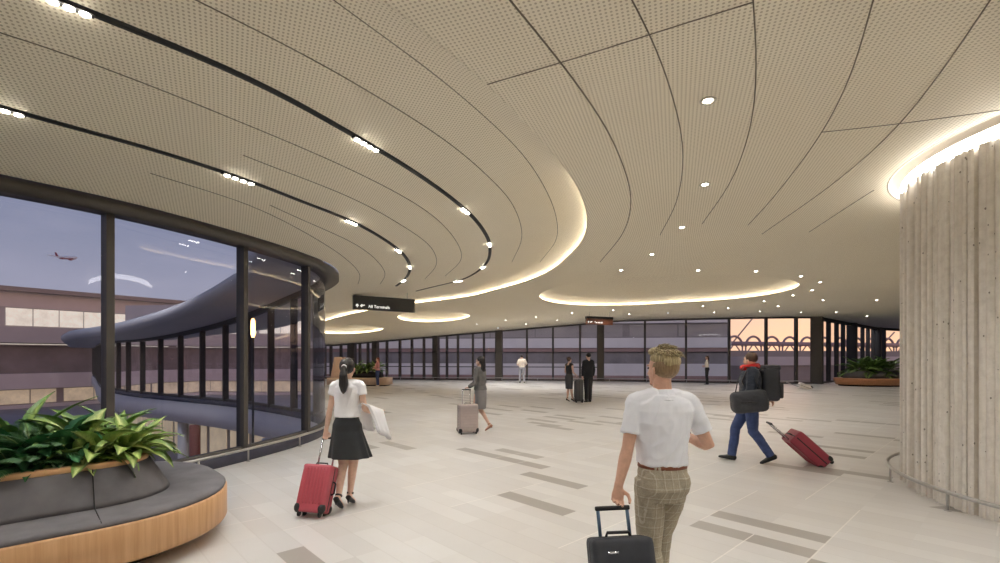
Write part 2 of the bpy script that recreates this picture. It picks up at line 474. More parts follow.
def fill(outer, holes, zf, grid=1.0, extra=(), up=False):
    "surface over a plan region with holes"
    V = []; E = []
    def loop(P, close=True):
        b = len(V)
        for p in P: V.append(Vector(p[:2]))
        for i in range(len(P) if close else len(P)-1): E.append((b+i, b+(i+1)%len(P)))
    loop(outer)
    for h in holes: loop(h)
    for e in extra: loop(e, False)
    if grid:
        xs = [p[0] for p in outer]; ys = [p[1] for p in outer]
        y = min(ys)+grid/2; row = 0
        while y < max(ys):
            x = min(xs)+grid*(0.5+0.5*(row % 2))
            while x < max(xs):
                if inside((x, y), outer) and not any(inside((x, y), h) for h in holes): V.append(Vector((x, y)))
                x += grid
            y += grid*0.87; row += 1
    r = delaunay_2d_cdt(V, E, [], 0, 1e-4)
    bm = BM(); vs = [bm.verts.new((p.x, p.y, zf(p.x, p.y))) for p in r[0]]
    for f in r[2]:
        c = sum((r[0][i] for i in f), Vector((0,0)))/len(f)
        if inside(c, outer) and not any(inside(c, h) for h in holes):
            bm.faces.new([vs[i] for i in (f if up else reversed(f))])
    loose = [v for v in bm.verts if not v.link_faces]
    bmesh.ops.delete(bm, geom=loose, context='VERTS')
    return bm

# ---------------------------------------------------------------- plan curves
GC = smooth_curve(catmull([(-15,-7),(-11,-2.2),(-8.5,0.9),(-7.2,2.45),(-6.1,3.75),(-5.14,4.93),(-4.54,5.8),(-3.93,7.3),(-3.55,8.8),(-3.46,9.9),(-3.75,11.2),(-4.4,12.35),
     (-5.6,13.6),(-7.3,15.1),(-9.2,16.5),(-11.6,18.0),(-15.6,20.6),(-19.5,24.2),(-24,29.2),(-29,35),(-34,40.6)], 0.22), 3)
GG = offset(GC, -0.30)                         # the glass line
Lpx = [(385,0),(437,40),(488,84),(520,115),(544,142),(566,168),(579,188),(587,210),(588,222),(584,240),(567,259),(550,272),(527,282),(498,290),(470,297),(416,304),(354,314),(318,324)]
LP = [(-15,-12),(-9,-5.0),(-5.4,-1.2),(-3.2,0.9),(-1.9,2.05)]+[tuple(bp(u, v, zmain)[:2]) for u, v in Lpx]+[(-13.2,28.6),(-17.5,33),(-20,36.6)]
LC = smooth_curve(catmull(LP, 0.22), 4)
LC = [p for p in LC if p[1] > -7.0 and p[0] > -14.5]
LCO = offset(LC, 0.08)
def zdome(x, y):
    dG = dist_poly((x, y), GC[::3]+[GC[-1]]); dL = dist_poly((x, y), LCO[::2]+[LCO[-1]])
    f = dG/(dG+dL+1e-6)
    z = zglass(x, y)*(1-f)+(zmain(x, y)+0.30)*f
    if dL < 0.6: z -= 0.25*(1-dL/0.6)**2
    return z
def wallpt(u, Y): return ((u-CX)/F*Y, Y)
FW = [(-34,40.6),(-26,38),(-18,36),wallpt(330,35),wallpt(380,34.5),wallpt(440,33.6),wallpt(500,33),wallpt(560,32.5),wallpt(610,32),wallpt(660,31),wallpt(727,29.7),wallpt(795,29),wallpt(818,29)]
FW0 = FW; FW = smooth_curve(catmull(FW, 0.4), 3)
FW2 = [wallpt(818,29),wallpt(848,34),wallpt(877,40),(33.2,41.5),(37,43)]
RW = [(42,43.5),(17,-7)]
COLC, COLR = (7.47,5.1), 2.46

# ---------------------------------------------------------------- floor
outer = list(GG)+FW[1:-1]+FW2+RW
struct('floor', fill(outer, [], lambda x, y: 0.0, 0, up=True), M['floor'], 'pale stone tiled concourse floor with scattered darker tiles', 'floor')
bm = BM(); sweep(bm, GG, [(0.0,-0.004),(0.0,-0.75),(-0.12,-0.75),(-0.12,-0.004)])
struct('trim_1', bm, M['bld_lav'], 'lavender grey floor slab edge facing the courtyard', 'slab edge', True)
bm = BM(); box(bm, -120, 120, -20, 170, -4.7, -4.5)
struct('ground', bm, M['ground'], 'dark asphalt apron one storey below the concourse', 'ground')

# ---------------------------------------------------------------- ceilings
ovals = []
def oval(c, rx, ry, rot=0.0, n=120):
    return [(c[0]+math.cos(a)*rx*math.cos(rot)-math.sin(a)*ry*math.sin(rot), c[1]+math.cos(a)*rx*math.sin(rot)+math.sin(a)*ry*math.cos(rot)) for a in [2*PI*k/n for k in range(n)]]
OV = [oval((6.0,17.9), 4.55, 4.0), oval(bp(434,317,zmain)[:2], 1.75, 1.9), oval(bp(349,330,zmain)[:2], 1.85, 1.7)]
colhole = [(COLC[0]+math.cos(a)*(COLR+0.16), COLC[1]+math.sin(a)*(COLR+0.16)) for a in [2*PI*k/96 for k in range(96)]]
mouter = list(LC)+[p for p in FW[1:-1] if p[0] > -19.8]+FW2+RW
ce = struct('ceiling', fill(mouter, OV+[colhole], zmain, 1.0), M['ceil_main'], 'beige perforated ceiling panels sweeping over the concourse', 'ceiling', True)
douter = list(LCO)+list(reversed(GC))
ex = [offset(LC, -d) for d in (-0.04,0.0,0.05,0.11,0.19,0.29,0.40,0.55,0.9)]
ex = [[p for p in e if inside(p, douter)] for e in ex]
dm = struct('ceiling_raised', fill(douter, [], zdome, 0.45, ex), M['ceil_dome'], 'raised beige perforated ceiling following the curved glass wall', 'ceiling', True)
dm.name = 'ceiling_left'
# cove lip of the raised ceiling: shelf, back and LED strip
bm = BM(); sweep(bm, LC, [(-0.02,-0.001),(-0.02,0.040),(-0.006,0.040),(-0.006,0.018),(0.10,0.018),(0.10,0.09),(0.12,0.09),(0.12,0.008),(0.0,0.008),(-0.0005,-0.001)], zf=zmain)
struct('trim_2', bm, M['ceil_main'], 'curved lip around the raised ceiling with a hidden light cove', 'cove', True)
def part_curve(C, f): return [p for p in C if f(p)]
ledc = [p for i, p in enumerate(LC) if p[1] > 6.4]
bm = BM(); sweep(bm, ledc, [(0.015,0.019),(0.015,0.030),(0.045,0.030),(0.045,0.019)], zf=zmain)
o = obj('cove_light_strip', bm, M['led']); tag(o, 'warm light strip in the lip of the big curved ceiling recess', 'cove light')
for i, ov in enumerate(OV):
    zo = zmain(sum(p[0] for p in ov)/len(ov), sum(p[1] for p in ov)/len(ov))
    cx, cy = sum(p[0] for p in ov)/len(ov), sum(p[1] for p in ov)/len(ov)
    R = (4.2, 1.8, 1.8)[i]; H = (0.30, 0.22, 0.22)[i]
    ovw = offset(ov, 0.08, True)
    def zov(x, y, ovw=ovw, ov=ov, cx=cx, cy=cy, R=R, H=H):
        d = dist_poly((x, y), ovw+[ovw[0]])
        return zmain(x, y)+0.055+0.2*(1-(1-min(1, d/0.6))**2)+H*0.4*min(1, d/(R*0.9))
    bmx = fill(ovw, [], zov, 0.4, [q+[q[0]] for q in [offset(ov, -d, True) for d in (0.0,0.06,0.13,0.22,0.34,0.5,0.75)]])
    struct('trim_%d' % (3+2*i), bmx, M['ceil_main'], ('wide oval ceiling recess over the middle of the hall','small oval ceiling recess behind the black sign','small oval ceiling recess low on the far left')[i], 'ceiling recess', True)
    bm = BM(); sweep(bm, ov, [(-0.02,-0.001),(-0.02,0.040),(-0.006,0.040),(-0.006,0.018),(0.10,0.018),(0.10,0.09),(0.12,0.09),(0.12,0.008),(0.0,0.008),(-0.0005,-0.001)], True, zf=zmain)
    struct('trim_%d' % (4+2*i), bm, M['ceil_main'], ('lip of the wide oval ceiling recess','lip of the small oval recess behind the black sign','lip of the small oval recess on the far left')[i], 'cove', True)
    bm = BM(); sweep(bm, ov, [(0.015,0.019),(0.015,0.030),(0.045,0.030),(0.045,0.019)], True, zf=zmain)
    o = obj('cove_light_strip', bm, M['led']); tag(o, ('warm light strip edging the wide oval ceiling recess','warm light strip edging the small oval recess behind the black sign','warm light strip edging the small oval recess at far left')[i], 'cove light')
# tracks and panel joints
def curve3(px, zf, ext0=0.0, ext1=0.0, step=0.2):
    P = [bp(u, v, zf) for u, v in px]; P = [(p.x, p.y) for p in P]
    if ext0: d = (Vector(P[0])-Vector(P[1])).normalized(); P = [tuple(Vector(P[0])+d*ext0)]+P
    if ext1: d = (Vector(P[-1])-Vector(P[-2])).normalized(); P = P+[tuple(Vector(P[-1])+d*ext1)]
    return smooth_curve(catmull(P, step), 4)
def ribbon(bm, pts, w, zf, t=0.006, up=0.05):
    sweep(bm, pts, [(-w/2,-t),(-w/2,up),(w/2,up),(w/2,-t)], zf=zf)
T1 = [(64,2),(160,40),(263,85),(350,133),(415,172),(465,209),(484,231),(490,246),(484,266),(461,280),(436,286),(416,291)]
T2 = [(0,107),(16,112),(142,146),(242,178),(298,200),(354,222),(399,250),(410,266),(406,278),(396,286)]
JD = [[(0,31),(11,34),(180,97),(350,169),(431,214),(459,246),(460,262),(445,276)],
      [(243,155),(350,197),(403,226),(431,247),(436,266),(425,279)],
      [(200,2),(300,52),(385,101),(448,142),(490,178),(512,203),(522,236),(512,262)],
      [(334,0),(431,71),(480,112),(522,153),(545,188),(556,216),(556,240),(540,262)],
      [(150,173),(250,205),(328,246),(352,264),(360,275),(358,284)],
      [(270,205),(357,245),(380,264),(385,276),(380,284)]]
JM = [[(510,0),(559,60),(601,119),(620,157),(631,198),(624,231),(600,262)],
      [(632,0),(651,36),(672,94),(683,149),(677,200),(660,235)],
      [(753,0),(756.5,64),(751,124),(732,179),(702,224)],
      [(873,0),(852,72),(822,132),(771,200),(748,225)],
      [(990,0),(941,72),(894,130),(839,179),(762,234)],
      [(1000,98),(941,149),(877,188),(809,232)],
      [(488,84),(561,62.5),(620,44),(647,35),(753,2)],
      [(822,132),(898,124),(1000,110)]]
for k, px in enumerate(JD):
    bm = BM(); ribbon(bm, curve3(px, zdome, 0.4 if k in (0,2,3) else 0), 0.010, zdome, 0.004); obj('panel_joint', bm, M['joint'], dm)
for k, px in enumerate(JM):
    cv = [q for q in curve3(px, zmain, 1.2 if k < 6 else 0.01) if math.hypot(q[0]-COLC[0], q[1]-COLC[1]) > COLR+0.22]
    if k == 5: cv = [q for q in cv if q[1] > COLC[1]-0.2]
    bm = BM(); ribbon(bm, cv, 0.010 if k != 0 else 0.014, zmain, 0.004); obj('panel_joint', bm, M['joint'], ce)
LIGHTS = []
def spot(p, e, ang=150, col=(1,0.985,0.965), r=0.12, parent=None):
    l = bpy.data.lights.new('downlight_or_fill_beam', 'SPOT'); l.energy = e; l.color = col; l.spot_size = math.radians(ang); l.spot_blend = 1.0; l.shadow_soft_size = r
    o = bpy.data.objects.new('downlight_or_fill_beam', l); link(o); o.location = p
    return o
for name, px, lab, mods in (
    ('outer', T1, 'black curved light track running nearest the raised ceiling edge', [(73,6,0.34),(365,141,0.42),(464,208,0.34),(489,243,0.34),(483,266,0.34),(461,280,0.34)]),
    ('inner', T2, 'black curved light track running nearest the curved glass wall', [(8,109,0.34),(240,178,0.42),(353,222,0.3),(399,250,0.3),(410,266,0.3),(404,280,0.3)])):
    C = curve3(px, zdome, 3.0)
    bm = BM(); ribbon(bm, C, 0.07, zdome, 0.008, 0.06)
    o = obj('light_track', bm, M['black']); tag(o, lab, 'light track')
    for (u, v, ln) in mods:
        p = bp(u, v, zdome); i = min(range(len(C)), key=lambda i: (C[i][0]-p.x)**2+(C[i][1]-p.y)**2)
        a, b = Vector(C[max(i-1, 0)]), Vector(C[min(i+1, len(C)-1)]); d = (b-a).normalized()
        ang = math.atan2(d.y, d.x)
        t = thing('track_light', 'small bright four-lens lamp set in the %s' % ('outer light track near the ceiling edge' if name == 'outer' else 'inner light track near the glass'), 'track light',
                  (C[i][0], C[i][1], zdome(*C[i])), ang, 'lamps in the %s light track' % name)
        bm = BM(); box(bm, -ln/2, ln/2, -0.03, 0.03, -0.022, -0.004); obj('housing', bm, M['black'], t, False)
        for k in range(4):
            bm = BM(); x = (k-1.5)*ln/4.2
            lathe(bm, [(0.026,-0.024),(0.032,-0.030),(0.030,-0.034)], 12, (x, 0)); obj('lens', bm, M['lamp'], t)
        LIGHTS.append((C[i][0], C[i][1], zdome(*C[i])-0.06))
DLp = [(708,100),(705,184),(682,227),(652,254),(621,270),(698,270),(756,271),(801,276),(820,282),(812,290),(793,295),(823,300),(764,301),(703,306),(877,300),
       (477,324),(506,320),(526,324),(498,328),(557,320),(536,317),(572,313),(668,313),(714,312),(728,308),(760,311),(778,306),(629,314),(613,310),(801,312),(867,316),(836,312),(439,300)]
tr = None
for i, (u, v) in enumerate(DLp):
    p = bp(u, v, zmain)
    if tr is None:
        bm = BM(); lathe(bm, [(0.07,-0.002),(0.075,-0.008),(0.05,-0.012),(0.05,-0.004)], 20)
        tr = obj('downlight', bm, M['plaster']); 
        bm = BM(); lathe(bm, [(0.042,-0.008),(0.034,-0.014),(0.016,-0.016)], 16); ln = obj('lens', bm, M['lamp'], tr)
        o = tr
    else:
        o = tr.copy(); link(o); c = ln.copy(); link(c); c.parent = o
    o.location = p
    tag(o, 'small round recessed downlight glowing in the beige ceiling panels', 'downlight', 'recessed ceiling downlights')
    LIGHTS.append((p.x, p.y, p.z-0.06))
EXTRA = [(3.4,2.8),(4.1,1.9),(0.7,0.8),(21,25),(3.6,1.0),(4.3,-0.6),(-16,24.5),(-20,28.5),(-12.5,20.8),(-25,33),(1.5,1.5),(4,2),(4.5,-2),(1,-2),(-2,-3),(-1.5,0.5),(-4.5,1.2),(-6.5,-1.5),(8,-2),(-3,-6),(4,-5.5),(9,-5),(11,9),(13,13),(14,2),(19,19),(23,25),(16,8),(1.5,9),(4.2,9.3),(7.5,11.5),(-5.5,17),(-10,22),(-14,25),(-18,29),(-10,30),(-5,30),(0,28),(-1.8,4.2),(-0.4,5.6)]  # unseen ceiling spots without fixtures, some added to brighten the column and far wing
LG = []
ZL = lambda x, y: (zmain(x, y) if not inside((x, y), douter) else zdome(x, y))
for x, y in EXTRA: LIGHTS.append((x, y, ZL(x, y)-0.06))

# ---------------------------------------------------------------- courtyard glazing
NG = normals(GG)
def pick_u(u, y0, y1):
    best = None
    for i, p in enumerate(GG):
        if y0 <= p[1] <= y1:
            e = abs(CX+F*p[0]/p[1]-u)
            if best is None or e < best[0]: best = (e, i)
    return best[1]
i0 = min(range(len(GG)), key=lambda i: abs(GG[i][1]-1.0)+abs(GG[i][0]+8.6))
mull = [i0, min(range(len(GG)), key=lambda i: abs(GG[i][1]-3.4)), pick_u(109,4.5,7), pick_u(243.5,7,9), pick_u(303,9,11.0), pick_u(316,10.8,12.5)]
k = mull[-1]
acc = 0
while k < len(GG)-2:
    acc += (Vector(GG[k+1])-Vector(GG[k])).length; k += 1
    if acc > 1.45: mull.append(k); acc = 0
mull.append(len(GG)-1)
def header(name, a, b, lab):
    pts = GC[a:b+1]
    bm = BM(); sweep(bm, pts, [(0.0,-0.02),(0.0,-0.13),(-0.40,-0.13),(-0.40,0.25),(-0.34,0.25),(-0.34,-0.02)], zf=zglass)
    return bm
wi = 1
groups = [(0, mull.index(mull[5])), (5, len(mull)-1)]
for gi, (a, b) in enumerate(groups):
    pts = GG[mull[a]:mull[b]+1]
    bm = header('h', mull[a], mull[b], '')
    w = struct('window_%d' % wi, bm, M['bronze'], ('curved full-height courtyard glazing on the left with dark metal frames','curved courtyard glazing of the far wing seen through the near glass')[gi], 'window', True); wi += 1
    bm = BM(); sweep(bm, pts, [(0.06,0.0),(0.06,0.16),(-0.06,0.16),(-0.06,0.0)]); obj('curb', bm, M['curb'] , w)
    bm = BM(); sweep(bm, pts, [(0.05,0.16),(0.05,0.24),(-0.05,0.24),(-0.05,0.16)]); obj('bottom_rail', bm, M['bronze'], w)
    for j in range(a, b+1):
        if gi == 1 and j == a: continue
        i = mull[j]; p = GG[i]; q = NG[i]; big = j in (2,3,4)
        ww, dd = (0.042, 0.075) if j < 6 else (0.032, 0.09)
        d = Vector((-q[1], q[0], 0)); nn = Vector((q[0], q[1], 0))
        mt = Matrix(((d.x, nn.x, 0, p[0]), (d.y, nn.y, 0, p[1]), (0,0,1,0), (0,0,0,1)))
        bm = BM(); box(bm, -ww, ww, -dd, dd, 0.16, zglass(*p)-0.1, mt); obj('mullion', bm, M['bronze'], w, False)
    for j in range(a, b):
        seg = GG[mull[j]:mull[j+1]+1]
        if len(seg) < 2: continue
        bm = BM()
        vs = [(bm.verts.new((p[0], p[1], 0.2)), bm.verts.new((p[0], p[1], zglass(*p)-0.1))) for p in seg]
        for A, B in zip(vs, vs[1:]): bm.faces.new((A[0], B[0], B[1], A[1]))
        obj('pane', bm, M['glass'], w)
# exterior eave around the courtyard
def eave_w(i):
    p = GG[i]
    return 0.12+1.5*sstep(7.4, 10.6, p[1]) if p[0] > -6 or p[1] < 12 else 1.62
bm = BM(); rings = []
for i in range(min(mull[2], len(GG)), len(GG)):
    p, q = GG[i], NG[i]; w = eave_w(i); z = zglass(*p)
    pr = [(0.05,z-0.05),(-w+0.25,z-0.03),(-w+0.08,z+0.02),(-w,z+0.14),(-w+0.02,z+0.28),(-w+0.15,z+0.38),(0.05,z+0.45)]
    if w < 0.4: pr = [(0.05,z+0.0),(-w*0.4,z+0.0),(-w*0.8,z+0.05),(-w,z+0.14),(-w,z+0.28),(-w*0.6,z+0.38),(0.05,z+0.45)]
    rings.append([bm.verts.new((p[0]+q[0]*o, p[1]+q[1]*o, h)) for o, h in pr])
for A, B in zip(rings, rings[1:]):
    for k in range(len(A)-1): bm.faces.new((A[k], A[k+1], B[k+1], B[k]))
bmesh.ops.recalc_face_normals(bm, faces=bm.faces)
struct('roof_eave', bm, M['bld_grey'], 'rounded grey roof eave curving round the courtyard outside the glass', 'roof', True)
# lower storey under the far wing
iB = pick_u(300, 13.2, 17)
low = offset(GG[iB:], 1.6)
bm = BM(); sweep(bm, low, [(0,-4.5),(0,-0.75),(0.2,-0.75),(0.2,-4.5)])
lw = struct('wall_lower', bm, M['bld_dark'], 'dark grey lower storey wall below the far wing', 'wall', True)
LWR = resample(low, 1.5)
for a, b in list(zip(LWR, LWR[1:]))[2:18]:
    m_, L_ = segm(a, b); bm = BM(); box(bm, 0.15, L_-0.15, 0.02, 0.06, -2.6, -1.2, m_); obj('lit_window', bm, M['lit_warm'], lw, False)
for (u, v, Y, m_) in ((195,414,17.0,'terracotta'),(183,414,18.0,'bld_grey'),(268,420,14.2,'bld_grey')):
    p = dp(u, v, Y); bm = BM(); lathe(bm, [(0.17,-4.5),(0.17,-0.76)], 20, (p.x, p.y))
    o = obj('round_column', bm, M[m_]); tag(o, {195:'terracotta red round column below the far wing',183:'grey round column beside the terracotta column below the wing',268:'grey round column under the rounded end of the far wing'}[u], 'column')
# sun reflection in the glass, imitated by an added glowing post
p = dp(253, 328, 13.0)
t = thing('sun_glint_post', 'sun reflection in the second courtyard glass pane, imitated by a glowing orange post', 'lamp', (p.x, p.y, -4.5))
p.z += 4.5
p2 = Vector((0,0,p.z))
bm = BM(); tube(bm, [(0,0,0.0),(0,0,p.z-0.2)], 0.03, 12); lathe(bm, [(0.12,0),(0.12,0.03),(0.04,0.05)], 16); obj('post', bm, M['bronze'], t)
bm = BM(); lathe(bm, [(0.03,p.z-0.26),(0.055,p.z-0.18),(0.06,p.z),(0.05,p.z+0.2),(0.02,p.z+0.26)], 14); obj('glint_body', bm, M['sun_glint'], t)

# ---------------------------------------------------------------- rails
def rail(pts, label, posts, z=0.2, closed=False):
    t = thing('bumper_rail', label, 'rail', (pts[0][0], pts[0][1], 0))
    o = Vector((pts[0][0], pts[0][1], 0))
    bm = BM(); tube(bm, [Vector((p[0], p[1], z))-o for p in pts], 0.022, 10); obj('tube', bm, M['steel'], t)
    for i in posts:
        bm = BM(); p = Vector((pts[i][0], pts[i][1], 0))-o
        tube(bm, [p, p+Vector((0,0,z))], 0.014, 8); lathe(bm, [(0.035,0),(0.035,0.006),(0.014,0.008)], 12, (p.x, p.y)); obj('post', bm, M['steel'], t)
    return t
rg = offset(GG, 0.12)
ra = pick_u(100, 4.5, 7)-10
re_ = pick_u(320, 11.2, 13.5)
pts = [rg[i] for i in range(ra, re_+14)]
pn = []
for (u, v) in ((245,461),(298,446),(185,474)):
    q = gp(u, v); pn.append(min(range(len(pts)), key=lambda i: (pts[i][0]-q.x)**2+(pts[i][1]-q.y)**2))
rail(pts, 'low brushed steel rail along the curved glass wall', pn+[len(pts)-3])
rp = [(COLC[0]+math.cos(a)*(COLR+0.15), COLC[1]+math.sin(a)*(COLR+0.15)) for a in [math.radians(110+2.5*k) for k in range(64)]]
pn = []
for (u, v) in ((889,481),(944,511)):
    q = gp(u, v); pn.append(min(range(len(rp)), key=lambda i: (rp[i][0]-q.x)**2+(rp[i][1]-q.y)**2))
rail(rp, 'low steel rail curving around the ribbed concrete column', pn+[1,62])
fr = offset(FW, 0.45); fr = [p for p in fr if -15 < p[0] < 18.6]
rail(fr, 'low steel rail along the far window wall', list(range(2, len(fr)-1, 6)))

# ---------------------------------------------------------------- far window wall
def zhead(x, y): return zmain(x, y)+0.0
piers_u = [(352,7),(375.5,5),(436,5.5),(499,7),(600.5,7)]
mul_u = [321,325,331,341,360,368,387,400,412,424,447,458,473,484,527,553,580,645,686,729,766,796]
def fw_at(u):
    best = None
    for i in range(len(FW)-1):
        a, b = Vector(FW[i]), Vector(FW[i+1]); ua, ub = CX+F*a.x/a.y, CX+F*b.x/b.y
        if (ua-u)*(ub-u) <= 0:
            return a.lerp(b, (u-ua)/(ub-ua) if ub != ua else 0)
    return Vector(FW[-1])
bays = [(-24,)]
pier_pts = []
for u, w in piers_u: pier_pts.append((fw_at(u), w))
trn = 9
def pier(p, dirv, wid, dep=0.5, lab=''):
    global trn
    q = Vector((dirv.y, -dirv.x)); bm = BM()
    m_ = Matrix(((dirv.x, -dirv.y, 0, p.x), (dirv.y, dirv.x, 0, p.y), (0,0,1,0), (0,0,0,1)))
    h = zmain(p.x, p.y)+0.1
    box(bm, -wid/2, wid/2, -dep/2, dep/2, 0, h, m_); bbox_bevel(bm, 0.02, 2)
    struct('trim_%d' % trn, bm, M['bronze'], lab, 'pier'); trn += 1
edges = [0]
FWU = [CX+F*p[0]/p[1] for p in FW]
cuts = [FWU[0]]+[u for u, w in piers_u]+[818]
for (u, w), lab in zip(piers_u, ('dark pier at far left behind the ponytailed woman','dark pier behind the far timber bench','dark pier left of the middle far windows','dark pier left of the man facing the far windows','dark pier under the small brown sign')):
    p = fw_at(u); q = fw_at(u+1); d = (q-p).normalized(); pier(p, d, w*p.y/F, 0.55, lab)
labs = ('far left end of the window wall','window bay behind the far timber bench','window bay right of the timber bench','window bay behind the walking woman in grey','window bay behind the standing couple','wide window bay from the brown sign to the corner pier')
for bi in range(len(cuts)-1):
    ua, ub = cuts[bi], cuts[bi+1]
    pts = [Vector(p) for p, u in zip(FW, FWU) if (ua < u < ub)]
    if bi > 0: pts = [fw_at(ua)]+pts
    else: pts = [Vector(FW[0])]+[p for p in pts if p.x > FW[0][0]]
    pts = pts+[fw_at(ub)]
    pts = [tuple(p) for p in pts]
    bm = BM(); sweep(bm, pts, [(-0.08,-0.10),(-0.08,0.12),(0.08,0.12),(0.08,-0.10)], zf=zmain)
    w = struct('window_%d' % wi, bm, M['bronze'], labs[bi], 'window'); wi += 1
    bm = BM(); sweep(bm, pts, [(-0.07,0.0),(-0.07,0.10),(0.07,0.10),(0.07,0.0)]); obj('sill', bm, M['bronze'], w, False)
    if bi < 5:
        bm = BM(); sweep(bm, pts, [(-0.03,0.9),(-0.03,0.96),(0.03,0.96),(0.03,0.9)]); obj('transom', bm, M['bronze'], w, False)
    us = [u for u in mul_u if ua+2 < u < ub-1]
    if bi == 0: us = [u for u in range(int(ua)+8, 318, 12)]+us
    for u in us:
        p = fw_at(u); q = fw_at(u+0.5); d = (q-p).normalized()
        m_ = Matrix(((d.x, -d.y, 0, p.x), (d.y, d.x, 0, p.y), (0,0,1,0), (0,0,0,1)))
        hw = 0.065
        bm = BM(); box(bm, -hw, hw, -0.12, 0.12, 0.1, zmain(p.x, p.y)-0.05, m_); obj('mullion', bm, M['bronze'], w, False)
    bm = BM(); vs = [(bm.verts.new((p[0], p[1], 0.1)), bm.verts.new((p[0], p[1], zmain(*p)))) for p in pts]
    for A, B in zip(vs, vs[1:]): bm.faces.new((A[0], B[0], B[1], A[1]))
    obj('pane', bm, M['glass_far'], w)
for u, Y, w, lab in ((817,29,10,'dark corner pier right of the sunset windows'),(852,34.5,8,'dark pier left of the right-hand planter'),(877,40,6,'narrow dark pier behind the right-hand planter')):
    p = Vector(wallpt(u, Y)); pier(p, Vector((0.7,0.7)), w*p.y/F*0.9, 0.6, lab)
SEG2 = [(wallpt(818,29), wallpt(850,34.4), [828.5,836.5,843]), (wallpt(852,34.6), wallpt(876,39.8), [862.5,868,873]), (wallpt(877,40), (37,43), [884])]
for k, (a, b, us) in enumerate(SEG2):
    m_, L_ = segm(a, b)
    bm = BM(); box(bm, 0, L_, -0.1, 0.1, 3.85, 4.15, m_)
    w = struct('window_%d' % wi, bm, M['bronze'], ('narrow sunset windows right of the corner pier','narrow sunset windows above the right-hand planter','sunset window at the far right beside the ribbed column')[k], 'window'); wi += 1
    bm = BM(); box(bm, 0, L_, -0.07, 0.07, 0, 0.1, m_); obj('sill', bm, M['bronze'], w, False)
    for u in us:
        r = (u-CX)/F; A, B = Vector(a), Vector(b); D = B-A
        s = (r*A.y-A.x)/(D.x-r*D.y); x = s*D.length
        bm = BM(); box(bm, x-0.08, x+0.08, -0.12, 0.12, 0.1, 3.9, m_); obj('mullion', bm, M['bronze'], w, False)
    bm = BM(); v = [bm.verts.new(m_ @ Vector(c)) for c in ((0,0,0.1),(L_,0,0.1),(L_,0,3.9),(0,0,3.9))]; bm.faces.new(v); obj('pane', bm, M['glass_far'], w)
for nm, a, b in (('wall_right',(42,43.5),(17,-7)),('wall_back',(17,-7),(-15,-7)),('wall_far',(37,43),(42,43.5))):
    m_, L_ = segm(a, b); bm = BM(); box(bm, 0, L_, -0.1, 0.1, 0, 4.4, m_); struct(nm, bm, M['plaster'], {'wall_right':'plain wall closing the hall behind the ribbed column','wall_back':'plain wall closing the hall at the near end','wall_far':'short plain wall at the far right corner'}[nm], 'wall')

# ---------------------------------------------------------------- ribbed concrete column
bm = BM(); prof = []
a = 0.0; R = random.Random(3)
while a < 2*PI-0.004:
    w = R.uniform(0.016, 0.044); r = R.choice((0.0,0.012,0.03,0.045,0.055,0.02)); 
    if a+w > 2*PI: w = 2*PI-a
    prof += [(a, r), (a+w*0.25, r+0.012), (a+w*0.62, r+0.012), (a+w*0.86, r)]
    if R.random() < 0.5: prof += [(a+w*0.90, -0.02), (a+w*0.97, -0.02)]
    a += w
pp = [(COLC[0]+math.cos(t)*(COLR-0.04+r), COLC[1]+math.sin(t)*(COLR-0.04+r)) for t, r in prof]
zs = [0.0, 3.88]
rings = [[bm.verts.new((x, y, z)) for x, y in pp] for z in zs]
n = len(pp)
for k in range(n): bm.faces.new((rings[0][k], rings[0][(k+1)%n], rings[1][(k+1)%n], rings[1][k]))
bm.faces.new(rings[1])
o = struct('column', bm, M['concrete'], 'huge round ribbed concrete column on the right', 'column')
bm = BM(); c = [(COLC[0]+math.cos(t)*(COLR-0.05), COLC[1]+math.sin(t)*(COLR-0.05)) for t in [2*PI*k/96 for k in range(96)]]
sweep(bm, c, [(0.0,3.88),(0.06,3.895),(0.06,4.01),(0.0,4.03)], True)
o = obj('cove_light_ring', bm, M['led_ring']); tag(o, 'white light ring glowing around the top of the ribbed column', 'cove light')
bm = BM(); sweep(bm, colhole, [(0.0,4.05),(0.0,4.3),(-2.2,4.3),(-2.2,4.25),(-0.03,4.25),(-0.03,4.05)], True); box(bm, COLC[0]-0.8, COLC[0]+0.8, COLC[1]-0.8, COLC[1]+0.8, 4.26, 4.29)
struct('trim_%d' % trn, bm, M['plaster'], 'slot lining in the ceiling around the ribbed column', 'trim', True); trn += 1

# ---------------------------------------------------------------- signs
def text_mesh(name, s, size, m, parent, mtx, ext=0.003):
    c = bpy.data.curves.new(name, 'FONT'); c.body = s; c.size = size; c.extrude = ext; c.align_x = 'LEFT'
    o = bpy.data.objects.new(name, c); link(o)
    dg = bpy.context.evaluated_depsgraph_get(); me = bpy.data.meshes.new_from_object(o.evaluated_get(dg))
    bpy.data.objects.remove(o); bpy.data.curves.remove(c)
    me.transform(mtx); me.materials.clear(); me.materials.append(m)
    r = bpy.data.objects.new(name, me); link(r); r.parent = parent
    return r
def poly_prism(bm, pts, y0, y1, mtx=None):
    a = [bm.verts.new(Vector((x, y0, z))) for x, z in pts]; b = [bm.verts.new(Vector((x, y1, z))) for x, z in pts]
    bm.faces.new(a); bm.faces.new(list(reversed(b)))
    for i in range(len(pts)): bm.faces.new((a[i], b[i], b[(i+1)%len(pts)], a[(i+1)%len(pts)]))
    if mtx is not None:
        for v in a+b: v.co = mtx @ v.co
    bmesh.ops.recalc_face_normals(bm, faces=bm.faces)
